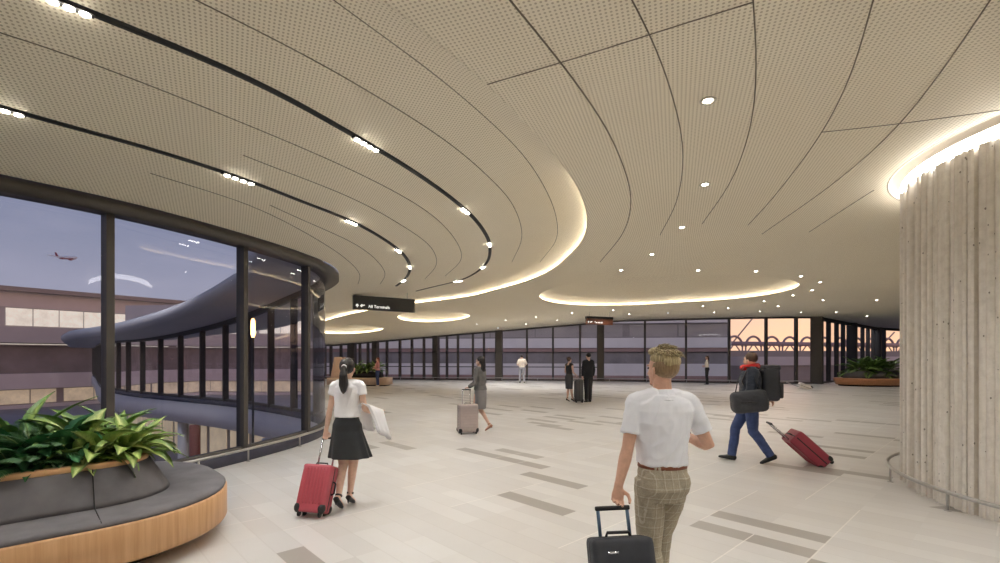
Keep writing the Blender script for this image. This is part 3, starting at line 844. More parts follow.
def sign(pA, pB, h, mats, label, words, tsize, rods, tx, band=False):
    "pA,pB: top left / top right corners of the front face"
    d = Vector((pB.x-pA.x, pB.y-pA.y, 0)); L = d.length; ang = math.atan2(d.y, d.x)
    t = thing('hanging_sign', label, 'sign', (pA.x, pA.y, pA.z-h), ang)
    bm = BM(); box(bm, 0, L, 0, 0.14, 0, h if not band else h-0.11); bbox_bevel(bm, 0.006, 1); obj('panel', bm, M[mats], t, False)
    if band:
        bm = BM(); box(bm, -0.01, L+0.01, -0.01, 0.15, h-0.11, h); obj('top_housing', bm, M['sign_black'], t, False)
    for x in rods:
        g = t.matrix_basis @ Vector((x*L, 0.07, 0)); zt = ZL(g.x, g.y)-pA.z+h
        bm = BM(); tube(bm, [(x*L,0.07,h-0.01),(x*L,0.07,zt+0.02)], 0.012, 8); obj('hanger_rod', bm, M['steel'], t)
    R90 = Matrix.Rotation(PI/2, 4, 'X')
    text_mesh('lettering', words, tsize, M['sign_text'], t, Matrix.Translation((tx+0.24*tsize/0.11*0.9, -0.006, 0.065)) @ R90)
    s = tsize
    bm = BM(); x0 = tx-0.12*s/0.11; z0 = 0.06
    poly_prism(bm, [(x0+a*s, z0+b*s) for a, b in ((0.32,0),(0.48,0),(0.48,0.5),(0.68,0.32),(0.78,0.44),(0.40,0.86),(0.02,0.44),(0.12,0.32),(0.32,0.5))], -0.006, 0.001)
    obj('arrow', bm, M['sign_text'], t, False)
    bm = BM(); x1 = x0+1.15*s
    poly_prism(bm, [(x1+a*s, z0+b*s) for a, b in ((0,0.30),(0.25,0.38),(0.15,0.10),(0.28,0.10),(0.60,0.44),(1.05,0.56),(1.12,0.66),(0.98,0.70),(0.62,0.62),(0.30,0.82),(0.18,0.80),(0.38,0.56),(0.16,0.48),(0.06,0.56),(-0.02,0.54))], -0.006, 0.001)
    obj('plane_symbol', bm, M['sign_text'], t, False)
    return t
sign(dp(354,294.8,14.1), dp(415,299.8,15.2), 0.42, 'sign_black', 'black hanging direction sign reading All Terminals', 'All Terminals', 0.125, (0.12,0.88), 0.18)
sign(dp(587,316.2,24.0), dp(613,318.2,24.6), 0.40, 'sign_brown', 'small brown hanging direction sign under the wide oval recess', 'Terminals', 0.13, (0.12,0.9), 0.18, True)

# ---------------------------------------------------------------- buildings and things outdoors
def building(name, label, p0, p1, depth, bands, group=None, zb=-4.5):
    "bands: (z0, z1, setback, material, n windows or 0, window material)"
    m_, L = segm(p0, p1)
    t = thing(name, label, 'building', (p0[0], p0[1], zb), math.atan2(p1[1]-p0[1], p1[0]-p0[0]), group)
    for z0, z1, sb, mt, n, wm, nm in bands:
        bm = BM(); box(bm, 0, L, sb, depth, z0-zb, z1-zb); w = obj(nm, bm, M[mt], t, False)
        for k in range(n):
            x0 = L*k/n+0.06; x1 = L*(k+1)/n-0.06
            if k % 6 == 5: x1 -= 0.6
            bm = BM(); box(bm, x0, x1, sb-0.06, sb+0.02, z0-zb+0.15, z1-zb-0.12); obj('window', bm, M[wm], w, False)
    return t
building('terminal_building', 'long grey terminal building with lit window bands across the courtyard', (-106,-14), (-30,94), 20, [
    (-4.5,-4.1,0,'bld_lav',0,0,'plinth'), (-4.1,-2.2,0.3,'bld_dark',44,'lit_warm','lower_storey'), (-2.2,-0.4,-0.4,'bld_lav',0,0,'slab_band'),
    (-0.4,2.9,1.2,'bld_dim',0,0,'middle_storey'), (2.9,3.25,0.6,'bld_dark',16,'lit_win','clerestory'), (3.25,5.1,-0.2,'bld_grey',0,0,'spandrel'),
    (5.1,7.4,0.1,'bld_grey',56,'lit_win','upper_storey'), (7.4,9.2,0.0,'bld_lav',0,0,'parapet'), (9.2,9.7,-1.2,'bld_dark',0,0,'roof')])
building('terminal_building', 'blue grey terminal building close behind the middle far windows', (-44,56), (22.6,46.9), 8, [
    (-4.5,-1.2,0.6,'bld_dark',0,0,'lower_storey'), (-1.2,-0.3,0,'bld_rust',0,0,'rust_band'), (-0.3,0.9,0.3,'bld_lav',0,0,'spandrel'), (0.9,2.1,0.6,'bld_dim',20,'bld_dim','window_storey'), (2.1,2.5,0.2,'bld_rust',0,0,'rust_fascia'),
    (2.5,3.5,0.0,'bld_lav',0,0,'parapet'), (3.5,5.0,1.0,'bld_dim',14,'bld_dark','upper_storey'), (5.0,7.6,0.3,'bld_lav',0,0,'roof_band')])
building('terminal_building', 'low lavender building under the sunset sky at far right', (27,53), (70,66.5), 4, [
    (-4.5,0.6,0.4,'bld_dark',0,0,'lower_storey'), (0.6,1.6,0.1,'bld_lav',0,0,'parapet'), (1.6,2.3,2.0,'bld_dark',0,0,'roof_plant')])
# arched steel structure against the sunset
A0, A1 = Vector((26,61)), Vector((74,76))
m_, L_ = segm(A0, A1)
t = thing('arched_truss_bridge', 'rose grey steel bridge of round arches against the sunset', 'bridge', (A0.x, A0.y, 0), math.atan2(A1.y-A0.y, A1.x-A0.x))
def bar(name, p, q, r): bm = BM(); tube(bm, [p, q], r, 8); obj(name, bm, M['bridge'], t)
bar('chord', (0,0,3.3), (L_,0,3.3), 0.28); bar('chord', (0,0,2.0), (L_,0,2.0), 0.14)
x = 1.6; sp = 3.1
while x < L_-2:
    bm = BM(); tube(bm, [(x+1.28*math.cos(b), 0, 2.9+1.35*math.sin(b)) for b in [PI*k/14 for k in range(15)]], 0.15, 8); obj('arch', bm, M['bridge'], t)
    for dx in (-1.28, 1.28): bar('hanger', (x+dx,0,-4.5 if abs(dx-1.28) < 0.1 and int(x) % 2 else 1.9), (x+dx,0,3.0), 0.10)
    bar('brace', (x-1.2,0,2.0), (x,0,3.3), 0.08); bar('brace', (x+1.2,0,2.0), (x,0,3.3), 0.08)
    x += sp
for xx in (0.5, 4.8): bar('stay_cable', (xx-0.6,0,3.2), (xx+4.6,0,8.4), 0.09)
bar('stay_cable', (30,0,2.2), (34,0,5.2), 0.09)
# small aircraft climbing over the terminal
P = dp(66, 258, 120.0)
t = thing('airplane', 'small white airliner flying in the dusk sky at left', 'airplane', P, 0.0)
t.rotation_euler = (0, math.radians(-1), math.radians(172))
bm = BM(); tube(bm, [(-3.2,0,0.1),(-2.9,0,0.05),(-2.2,0,0),(1.6,0,0.1),(2.6,0,0.25),(3.1,0,0.35)], [0.05,0.24,0.36,0.36,0.2,0.08], 14); obj('fuselage', bm, M['plane'], t)
for s in (-1, 1):
    bm = BM(); v = [bm.verts.new(c) for c in ((-0.7,0.2*s,-0.1),(0.8,0.2*s,-0.1),(1.7,3.2*s,0.15),(1.2,3.2*s,0.15),(-0.7,0.2*s,-0.02),(0.8,0.2*s,-0.02),(1.7,3.2*s,0.2),(1.2,3.2*s,0.2))]
    for f in ((0,1,2,3),(7,6,5,4),(0,4,5,1),(1,5,6,2),(2,6,7,3),(3,7,4,0)): bm.faces.new([v[i] for i in f])
    bmesh.ops.recalc_face_normals(bm, faces=bm.faces); obj('wing', bm, M['plane'], t, False)
    bm = BM(); tube(bm, [(-0.5,1.0*s,-0.28),(0.4,1.0*s,-0.26)], [0.17,0.12], 10); obj('engine', bm, M['plane_red'], t)
    bm = BM(); box(bm, 2.4,3.0,min(0.05*s,1.1*s),max(0.05*s,1.1*s),0.3,0.36); obj('tailplane', bm, M['plane'], t, False)
bm = BM(); poly_prism(bm, [(2.1,0.35),(2.9,0.4),(3.3,1.45),(2.9,1.45)], -0.05, 0.05); obj('tail_fin', bm, M['plane_red'], t, False)
bm = BM(); tube(bm, [(-2.4,0,-0.16),(1.6,0,-0.06)], [(0.33,0.26),(0.33,0.26)], 12, (0,1,0)); obj('belly_stripe', bm, M['plane_red'], t)

# ---------------------------------------------------------------- planters and plants
def stadium(s0, s1, t0, t1, r, n=14):
    "rounded rectangle in bench axes"
    P = []
    for cs, ct, a0 in ((s1-r,t1-r,0),(s0+r,t1-r,PI/2),(s0+r,t0+r,PI),(s1-r,t0+r,1.5*PI)):
        for k in range(n+1):
            a = a0+k*PI/2/n; e = 0.92
            P.append((cs+r*math.copysign(abs(math.cos(a))**e, math.cos(a)), ct+r*math.copysign(abs(math.sin(a))**e, math.sin(a))))
    return P
def loft_rings(bm, rings, cap0=True, cap1=True, closed_section=False):
    R = [[bm.verts.new(p) for p in r] for r in rings]
    n = len(R[0])
    for A, B in zip(R, R[1:]+([R[0]] if closed_section else [])):
        for k in range(n): bm.faces.new((A[k], A[(k+1)%n], B[(k+1)%n], B[k]))
    if not closed_section:
        if cap0: bm.faces.new(list(reversed(R[0])))
        if cap1: bm.faces.new(R[-1])
    bmesh.ops.recalc_face_normals(bm, faces=bm.faces)
def leafmesh(bm, base, az, el, L, W, droop, fold=0.25, nseg=7, uvl=None, twist=0.0):
    d = Vector((math.cos(az), math.sin(az), 0)); side = Vector((-d.y, d.x, 0))
    pos = Vector(base); e = el; rows = []
    for i in range(nseg+1):
        t = i/nseg
        dirv = d*math.cos(e)+Vector((0,0,1))*math.sin(e)
        nrm = -d*math.sin(e)+Vector((0,0,1))*math.cos(e)
        w = W*(math.sin(PI*min(1, t*0.98+0.02)**0.72))**0.9*0.5 if 0 < t < 1 else W*0.03
        sd = (side*math.cos(twist)+nrm*math.sin(twist))
        up = nrm*(w*fold*2)
        wav = nrm*(0.03*W*math.sin(t*11+az*5))
        rows.append([bm.verts.new(pos-sd*w+up+wav), bm.verts.new(pos-sd*w*0.5+up*0.32), bm.verts.new(pos), bm.verts.new(pos+sd*w*0.5+up*0.32), bm.verts.new(pos+sd*w+up-wav)])
        pos = pos+dirv*(L/nseg); e -= droop/nseg
    uv = bm.loops.layers.uv.verify()
    for i in range(nseg):
        for j in range(4):
            f = bm.faces.new((rows[i][j], rows[i][j+1], rows[i+1][j+1], rows[i+1][j]))
            for lp, (a, b) in zip(f.loops, ((j,i),(j+1,i),(j+1,i+1),(j,i+1))): lp[uv].uv = (a/4, b/nseg)
def leafy(t, rnd, n, L, W, m, h=0.12, spread=0.08, el=(0.2,1.25), droop=(0.5,1.4)):
    bm = BM(); bs = BM()
    for k in range(n):
        az = k*2.399+rnd.uniform(-0.4, 0.4); f = k/max(1, n-1)
        e = el[1]+(el[0]-el[1])*f**0.8+rnd.uniform(-0.12, 0.12)
        hz = h*(1-0.6*f)*rnd.uniform(0.8, 1.2)
        b = Vector((spread*math.cos(az)*(0.4+f), spread*math.sin(az)*(0.4+f), hz))
        tube(bs, [(b.x*0.2,b.y*0.2,-0.02), (b.x*0.5,b.y*0.5,hz*0.6), b], [0.010,0.008,0.006], 6)
        leafmesh(bm, b, az, e, L*rnd.uniform(0.75, 1.1), W*rnd.uniform(0.8, 1.1), rnd.uniform(*droop), rnd.uniform(0.12, 0.3), twist=rnd.uniform(-0.3, 0.3))
    obj('foliage', bm, m, t); obj('stem', bs, M['stem'], t)
def palm(t, rnd, n, L, m, el=(0.3,1.3), lw=0.02, ll=0.2, nl=22):
    bm = BM(); bs = BM()
    for k in range(n):
        az = k*2.399+rnd.uniform(-0.3, 0.3); e = el[1]+(el[0]-el[1])*(k/max(1, n-1))+rnd.uniform(-0.1, 0.1)
        d = Vector((math.cos(az), math.sin(az), 0)); pos = Vector((0,0,0.02)); pts = []; ee = e
        for i in range(15):
            pts.append((pos.copy(), ee)); pos = pos+(d*math.cos(ee)+Vector((0,0,1))*math.sin(ee))*(L/14); ee -= 1.1/14
        tube(bs, [p for p, q in pts], [0.009*(1-i/18) for i in range(15)], 5)
        for i in range(nl):
            f = 0.22+0.78*i/nl; j = min(13, int(f*14)); p = pts[j][0].lerp(pts[j+1][0], f*14-j); q = pts[j][1]
            l = ll*(math.sin(PI*(f*0.85+0.12)))**0.7
            for s in (-1, 1): leafmesh(bm, p, az+s*(1.05-0.5*f), q*0.6+0.1, l, lw, 0.7, 0.3, 3)
    obj('foliage', bm, m, t); obj('stem', bs, M['stem'], t)
S2 = math.sqrt(0.5)
BX = Matrix(((S2,S2,0,0),(S2,-S2,0,0),(0,0,1,0),(0,0,0,1)))       # bench axes (s,t) -> world x,y
ORG = Vector((S2*(-0.6-5.6), S2*(-0.6+5.6), 0))
def bring(P, z): return [BX @ Vector((a, b, 0))-ORG+Vector((0,0,z)) for a, b in P]
def ins(P, d): return offset(P, -d, True)
bt = thing('planter_bench', 'large oak-fronted charcoal bench wrapping the left foreground planter', 'planter bench', ORG)
O = stadium(-3.0, 1.50, -7.02, -4.50, 1.15)
bm = BM(); loft_rings(bm, [bring(ins(O,0.30),0.0), bring(ins(O,0.30),0.13)]); obj('plinth', bm, M['black'], bt)
bm = BM(); loft_rings(bm, [bring(ins(O,0.06),0.115), bring(ins(O,0.015),0.125), bring(O,0.15), bring(O,0.41), bring(ins(O,0.012),0.425), bring(ins(O,0.05),0.425)]); obj('fascia', bm, M['wood'], bt)
bm = BM(); loft_rings(bm, [bring(ins(O,0.02),0.42), bring(ins(O,0.012),0.445), bring(ins(O,0.03),0.462), bring(ins(O,0.09),0.468), bring(ins(O,0.5),0.46)]); obj('seat', bm, M['uphol'], bt)
Ci = stadium(-2.5, 1.02, -6.60, -4.98, 0.60)
bm = BM(); loft_rings(bm, [bring(Ci,0.455), bring(ins(Ci,0.02),0.50), bring(ins(Ci,0.15),0.735), bring(ins(Ci,0.17),0.75), bring(ins(Ci,0.24),0.75)]); obj('backrest', bm, M['uphol'], bt)
bm = BM(); loft_rings(bm, [bring(ins(Ci,0.165),0.745), bring(ins(Ci,0.155),0.78), bring(ins(Ci,0.165),0.79), bring(ins(Ci,0.245),0.79), bring(ins(Ci,0.25),0.70)], False, False); obj('rim', bm, M['wood_top'], bt)
bm = BM(); loft_rings(bm, [bring(ins(Ci,0.24),0.55), bring(ins(Ci,0.245),0.735)]); obj('soil', bm, M['soil'], bt)
for s in (-1.35, 0.42):
    c0, c1 = (BX @ Vector((s,-4.975,0)))-ORG, (BX @ Vector((s,-4.82,0)))-ORG
    bm = BM(); e = BX @ Vector((s,-4.51,0))-ORG
    tube(bm, [BX @ Vector((s,-5.15,0))-ORG+Vector((0,0,0.752)), BX @ Vector((s,-5.122,0))-ORG+Vector((0,0,0.73)), BX @ Vector((s,-4.995,0))-ORG+Vector((0,0,0.50)), BX @ Vector((s,-4.975,0))-ORG+Vector((0,0,0.468)), BX @ Vector((s,-4.62,0))-ORG+Vector((0,0,0.466)), BX @ Vector((s,-4.53,0))-ORG+Vector((0,0,0.46))], 0.004, 6); obj('seam', bm, M['black'], bt)
def bplant(s, t, z=0.735): v = BX @ Vector((s, t, 0)); return (v.x, v.y, z)
rnd = random.Random(11)
PL = [('leafy_plant','bushy variegated plant at the rounded tip of the bench planter', 0.58,-5.45,'lime',15,0.36,0.13),
      ('leafy_plant','lime-veined plant in the bench planter second from its tip', 0.26,-5.40,'lime',14,0.38,0.14),
      ('leafy_plant','green leafy plant at the back of the planter tip by the glass', 0.55,-6.0,'mid',15,0.42,0.12),
      ('leafy_plant','tall broad-leaved lime plant in the middle of the bench planter', 0.10,-5.75,'lime',13,0.50,0.17),
      ('leafy_plant','dark glossy round-leaved plant in the bench planter', -0.14,-5.55,'dark',9,0.34,0.25),
      ('leafy_plant','small white-edged plant spilling over the oak rim', -0.12,-5.28,'white',10,0.19,0.11),
      ('leafy_plant','mid green plant filling the back of the planter', 0.2,-6.2,'mid',14,0.40,0.13),
      ('palm_plant','feathery dark green palm at the left edge of the planter', -0.42,-5.55,'palm',13,0.55,0.02),
      ('leafy_plant','low dark-leaved plant under the feathery palm', -0.38,-5.30,'dark',9,0.22,0.12),
      ('leafy_plant','tall upright green plant behind the feathery palm', -0.55,-6.0,'mid',9,0.75,0.13),
      ('leafy_plant','dark green filler plant behind the round-leaved plant', -0.2,-6.1,'mid',13,0.42,0.13)]
PL += [('palm_plant','second feathery palm leaning over the rim at the far left', -0.62,-5.35,'palm',12,0.42,0.02),
       ('leafy_plant','broad dark-leaved plant between the feathery palms', -0.55,-5.62,'dark',10,0.36,0.20),
       ('leafy_plant','small lime plant at the outermost planter tip', 0.74,-5.75,'lime',14,0.34,0.12),
       ('leafy_plant','low lime plant along the front rim beside the white-edged plant', 0.08,-5.27,'lime',11,0.26,0.11)]
for nm, lab, s, t_, kind, n, L, W in PL:
    t = thing(nm, lab, 'plant', bplant(s*0.62+0.33, min(t_, -5.42)), rnd.uniform(0, 6), 'plants in the foreground bench planter')
    if kind == 'palm': palm(t, rnd, n, L, M['leaf_palm'], (0.25,1.35), 0.018, 0.17, 24)
    else: leafy(t, rnd, int(n*2.0), L, W, M['leaf_'+kind], 0.13 if L > 0.3 else 0.06, 0.10, (-0.1,1.3), (0.5,1.5))
# far right planter
def ellipse_pts(c, rx, ry, n=48): return [(c[0]+rx*math.cos(2*PI*k/n), c[1]+ry*math.sin(2*PI*k/n)) for k in range(n)]
def z_(P, z): return [Vector((a, b, z)) for a, b in P]
t = thing('planter_bench', 'round cherry timber bench planter by the far right windows', 'planter bench', (21.1,27.2,0))
E = ellipse_pts((0,0), 2.05, 1.3)
bm = BM(); loft_rings(bm, [z_(ins(E,0.25),0), z_(ins(E,0.25),0.1)]); obj('plinth', bm, M['black'], t)
bm = BM(); loft_rings(bm, [z_(ins(E,0.12),0.08), z_(ins(E,0.0),0.40), z_(ins(E,0.03),0.44), z_(ins(E,0.3),0.44)]); obj('fascia', bm, M['wood_red'], t)
bm = BM(); loft_rings(bm, [z_(ins(E,0.42),0.43), z_(ins(E,0.62),0.84), z_(ins(E,0.72),0.84), z_(ins(E,0.74),0.76)]); obj('backrest', bm, M['uphol_l'], t)
for k, (x, y) in enumerate(((-0.75,0.1),(-0.25,-0.25),(0.3,0.1),(0.8,-0.1),(0.05,0.3))):
    p = thing('palm_plant', 'bushy green palm %s of the far right planter' % ('at the left end','front left of centre','right of centre','at the right end','at the back')[k], 'plant', (21.1+x, 27.2+y, 0.76), k, 'palms in the far right planter')
    palm(p, random.Random(k+5), 18, 1.15, M['leaf_mid'], (0.2,1.4), 0.06, 0.36, 14)
# far left timber bench
t = thing('timber_bench', 'pale timber bench planter with dark back at far left', 'planter bench', (-8.0,27.3,0))
E = stadium(-1.75, 1.75, -0.55, 0.9, 0.3, 5)
bm = BM(); loft_rings(bm, [z_(ins(E,0.14),0), z_(ins(E,0.14),0.07)]); obj('plinth', bm, M['black'], t)
bm = BM(); loft_rings(bm, [z_(E,0.06), z_(E,0.44), z_(ins(E,0.02),0.45), z_(ins(E,0.2),0.45)]); obj('seat', bm, M['wood_far'], t)
E = stadium(-1.15, 1.25, -0.1, 0.75, 0.2, 5)
bm = BM(); loft_rings(bm, [z_(E,0.44), z_(ins(E,0.05),0.78), z_(ins(E,0.15),0.78), z_(ins(E,0.16),0.7)]); obj('backrest', bm, M['black'], t)
bm = BM(); poly_prism(bm, [(-1.62,0.44),(-0.75,0.44),(-0.95,1.62),(-1.4,1.62)], -0.1, 0.5); bbox_bevel(bm, 0.03); obj('tapered_panel', bm, M['wood_far'], t, False)
for k, x in enumerate((-0.25,0.3,0.85)):
    p = thing('leafy_plant', 'bright green shrub %s of the far timber bench' % ('behind the ponytail, at the left','in the middle','at the right end')[k], 'plant', (-8.0+x, 27.65, 0.7), k, 'shrubs in the far timber bench')
    leafy(p, random.Random(k+20), 34, 0.62, 0.17, M['leaf_mid'], 0.25, 0.12)

# ---------------------------------------------------------------- people
def remeshed(bm, name, m, parent, voxel, smooth=3, wr=None):
    "one continuous surface grown from overlapping closed forms"
    bmesh.ops.recalc_face_normals(bm, faces=bm.faces)
    me = bpy.data.meshes.new(name); bm.to_mesh(me); bm.free()
    o = bpy.data.objects.new(name, me); link(o)
    r = o.modifiers.new('r', 'REMESH'); r.mode = 'VOXEL'; r.voxel_size = voxel
    s = o.modifiers.new('s', 'SMOOTH'); s.iterations = smooth; s.factor = 0.5
    dg = bpy.context.evaluated_depsgraph_get(); dg.update()
    me2 = bpy.data.meshes.new_from_object(o.evaluated_get(dg))
    bpy.data.objects.remove(o); bpy.data.meshes.remove(me)
    me2.name = name
    if wr:
        amp, fr, st = wr; me2.update()
        nrm = [v.normal.copy() for v in me2.vertices]
        for v, q in zip(me2.vertices, nrm):
            c = v.co
            a = noise.noise(Vector((c.x*fr+c.z*fr*0.5, c.y*fr, c.z*fr*st))); b = noise.noise(Vector((c.x*fr*2.1-c.z*fr, c.y*fr*2+7, c.z*fr*2.2*st)))
            v.co = c+q*(amp*(0.45*a+0.30-0.5*abs(b)))
    for p in me2.polygons: p.use_smooth = True
    me2.materials.clear(); me2.materials.append(m)
    o = bpy.data.objects.new(name, me2); link(o); o.parent = parent
    return o
def spline(pts, rad, n=5):
    "denser path with smoothly varying radius"
    P = [Vector(p) for p in pts]; R = [(r if isinstance(r, (tuple, list)) else (r, r)) for r in rad]; outp = []; outr = []
    for i in range(len(P)-1):
        for k in range(n):
            t = k/n; q = t*t*(3-2*t)*0.35+t*0.65
            outp.append(P[i].lerp(P[i+1], t)); outr.append((R[i][0]*(1-q)+R[i+1][0]*q, R[i][1]*(1-q)+R[i+1][1]*q))
    outp.append(P[-1]); outr.append(R[-1])
    return outp, outr
def stack(bm, secs, seg=24, top=True):
    "horizontal sections (z, rx, ry, cx, cy)"
    R = []
    S = []
    for a, b in zip(secs, secs[1:]):
        for k in range(3):
            t = k/3; S.append(tuple(a[i]*(1-t)+b[i]*t for i in range(5)))
    S.append(secs[-1])
    for z, rx, ry, cx, cy in S:
        R.append([bm.verts.new((cx+rx*math.copysign(abs(math.cos(a))**0.9, math.cos(a)), cy+ry*math.copysign(abs(math.sin(a))**0.9, math.sin(a)), z)) for a in [2*PI*k/seg for k in range(seg)]])
    for A, B in zip(R, R[1:]):
        for k in range(seg): bm.faces.new((A[k], A[(k+1)%seg], B[(k+1)%seg], B[k]))
    bm.faces.new(list(reversed(R[0]))); bm.faces.new(R[-1])
def hand(bm, wrist, d, pn, side, curl=1.0, s=1.0):
    "palm along d, palm facing pn, thumb on `side` (+1/-1 along d x pn)"
    d = Vector(d).normalized(); pn = Vector(pn); pn = (pn-d*pn.dot(d)).normalized(); w = d.cross(pn)*side
    wr = Vector(wrist)
    tube(bm, [wr-d*0.02*s, wr+d*0.015*s, wr+d*0.05*s, wr+d*0.088*s], [(0.027*s,0.021*s),(0.031*s,0.018*s),(0.040*s,0.016*s),(0.040*s,0.013*s)], 12, ref=w)
    for k, (o, L, r) in enumerate(((0.030,0.070,0.0090),(0.010,0.079,0.0094),(-0.011,0.074,0.0090),(-0.030,0.058,0.0080))):
        p = wr+d*(0.082-0.004*abs(k-1))*s+w*o*s; pts = [p-d*0.02*s, p]; ang = 0.0; c = curl*(0.9+0.08*k)
        for f, cu in ((0.46,0.75),(0.31,0.85),(0.23,0.6)):
            ang += cu*c
            p = p+(d*math.cos(ang)+pn*math.sin(ang)+w*o*0.6*(1-min(1, curl)))*L*f*s; pts.append(p)
        tube(bm, pts, [r*s, r*1.05*s, r*s, r*0.92*s, r*0.72*s], 8)
    p = wr+d*0.022*s+w*0.028*s
    q = p+(w*0.75+d*0.6+pn*0.35).normalized()*0.042*s
    q2 = q+(d*0.85+pn*(0.35+0.4*min(1, curl))+w*0.12).normalized()*0.034*s
    q3 = q2+(d*0.7+pn*0.7-w*0.35*min(1, curl)).normalized()*0.026*s
    tube(bm, [p-w*0.012*s, q, q2, q3], [0.0135*s, 0.0115*s, 0.0105*s, 0.0078*s], 8)
def person(name, label, loc, rz, H, fem, P, wear, hair, voxel=0.008, skin='skin', head_yaw=0.0, head_pitch=0.0, group=None):
    """P: joints in metres for a 1.75 m body facing +Y, x to the person's right:
    elL wrL elR wrR, knL anL knR anR; wear: list of garments"""
    s = H/1.75
    t = thing(name, label, 'person', loc, rz, group)
    sw = 0.152 if fem else 0.176; hipx = 0.088
    shL = Vector(P.get('shL', (-sw,0,1.425))); shR = Vector(P.get('shR', (sw,0,1.425)))
    hpL = Vector((-hipx,0,0.92)); hpR = Vector((hipx,0,0.92))
    J = {k: Vector(v) for k, v in P.items() if k[:2] in ('el','wr','kn','an')}
    if fem: TS = [(0.84,0.13,0.10,0,0),(0.90,0.165,0.115,0,-0.01),(0.97,0.16,0.11,0,-0.01),(1.08,0.118,0.088,0,0),(1.16,0.122,0.09,0,0.005),(1.27,0.142,0.108,0,0.015),(1.35,0.148,0.10,0,0.005),(1.41,0.135,0.082,0,-0.005),(1.455,0.075,0.058,0,-0.01),(1.48,0.05,0.05,0,-0.01)]
    else: TS = [(0.84,0.13,0.10,0,0),(0.90,0.162,0.115,0,-0.01),(0.98,0.158,0.108,0,-0.005),(1.08,0.145,0.098,0,0),(1.18,0.155,0.102,0,0),(1.29,0.175,0.115,0,0),(1.37,0.180,0.108,0,-0.005),(1.42,0.165,0.088,0,-0.01),(1.465,0.09,0.064,0,-0.012),(1.495,0.058,0.056,0,-0.01)]
    k_ = 0.86 if fem else 1.0; ka = P.get('arm', 0.8 if fem else 0.92)
    sl = P.get('slim', 1.0); hipx *= sl; hpL.x *= sl; hpR.x *= sl
    TS = [(z, rx*(sl+(1-sl)*max(0, min(1, (z-1.1)/0.25))), ry, cx, cy) for z, rx, ry, cx, cy in TS]
    S = lambda bm: bmesh.ops.scale(bm, vec=(s, s, s), verts=bm.verts)
    HC = Vector((0, 0.005, 1.535))
    HM = Matrix.Translation(HC) @ Matrix.Rotation(head_yaw, 4, 'Z') @ Matrix.Rotation(head_pitch, 4, 'X') @ Matrix.Translation(-HC)
    bm = BM(); stack(bm, TS)
    tube(bm, *spline([(0,-0.018,1.44),(0,-0.008,1.50),(0,0.004,1.58)], [0.064*k_, 0.055*k_, 0.055*k_], 4), 16)
    for a, b in ((shL,-1),(shR,1)): tube(bm, [Vector((b*0.05,-0.008,1.445)), a+Vector((-b*0.03,0,0.012)), a], [0.05*k_,0.054*ka,0.048*ka], 14)
    for sd in 'LR':
        sh = shL if sd == 'L' else shR; el, wr = J['el'+sd], J['wr'+sd]
        tube(bm, *spline([sh, sh.lerp(el, 0.35), el, el.lerp(wr, 0.3), wr], [0.054*ka, 0.050*ka, 0.040*ka, 0.043*ka, (0.029*ka,0.024*ka)], 4), 14)
        hd = P.get('hd'+sd, tuple((wr-el).normalized())); hp = P.get('pn'+sd, (1 if sd == 'L' else -1, 0, 0)); 
        hand(bm, wr, hd, hp, P.get('ts'+sd, 1), P.get('curl'+sd, 0.55), 0.92 if fem else 1.0)
        hp_, kn, an = (hpL if sd == 'L' else hpR), J['kn'+sd], J['an'+sd]
        tube(bm, *spline([hp_, hp_.lerp(kn, 0.4), kn, kn.lerp(an, 0.32)+Vector((0,-0.012,0)), an.lerp(kn, 0.12), an], [0.086, 0.078*(1 if fem else 1), 0.054, 0.053*k_**0.5, 0.036*k_**0.5, 0.036*k_**0.5], 4), 14)
        ft = Vector(P.get('ft'+sd, (0,1,-0.15))).normalized()
        upv = (Vector((0,0,1))-ft*ft.z).normalized()
        tube(bm, [an-upv*0.01-ft*0.04, an+ft*0.03-upv*0.035, an+ft*0.11-upv*0.045, an+ft*0.16-upv*0.05], [(0.03,0.026),(0.034,0.032),(0.038,0.020),(0.022,0.010)], 10, ref=(1,0,0))
    # head
    ellips(bm, (0,-0.012,1.645), (0.076,0.095,0.092), HM, 20, 14)
    ellips(bm, (0,0.024,1.60), (0.064,0.068,0.078), HM, 18, 12)
    ellips(bm, (0,0.042,1.552), (0.046,0.046,0.036), HM, 14, 10)
    ellips(bm, (0,0.078,1.529), (0.022,0.016,0.014), HM, 10, 8)
    tube(bm, [HM @ Vector(c) for c in ((0,0.082,1.637),(0,0.098,1.612),(0,0.108,1.592),(0,0.088,1.582))], [0.008,0.011,0.0145,0.012], 10)
    for b in (-1, 1):
        ellips(bm, (b*0.030,0.080,1.645), (0.022,0.012,0.007), HM, 8, 6)
        tube(bm, [HM @ Vector(c) for c in ((b*0.074,0.002,1.578),(b*0.080,-0.004,1.598),(b*0.086,-0.010,1.622),(b*0.082,-0.004,1.632))], [(0.006,0.010),(0.007,0.016),(0.007,0.019),(0.005,0.012)], 10, ref=(1,0,0))
    S(bm); body = remeshed(bm, 'body', M[skin], t, voxel, 2)
    for b in (-1, 1):
        bm = BM(); ellips(bm, (b*0.030,0.0815,1.628), (0.012,0.008,0.006), HM, 10, 8); S(bm); obj('eye', bm, M['eye'], t)
    bm = BM(); ellips(bm, (0,0.0905,1.562), (0.021,0.008,0.006), HM, 10, 8); S(bm); obj('mouth', bm, M['lip'], t)
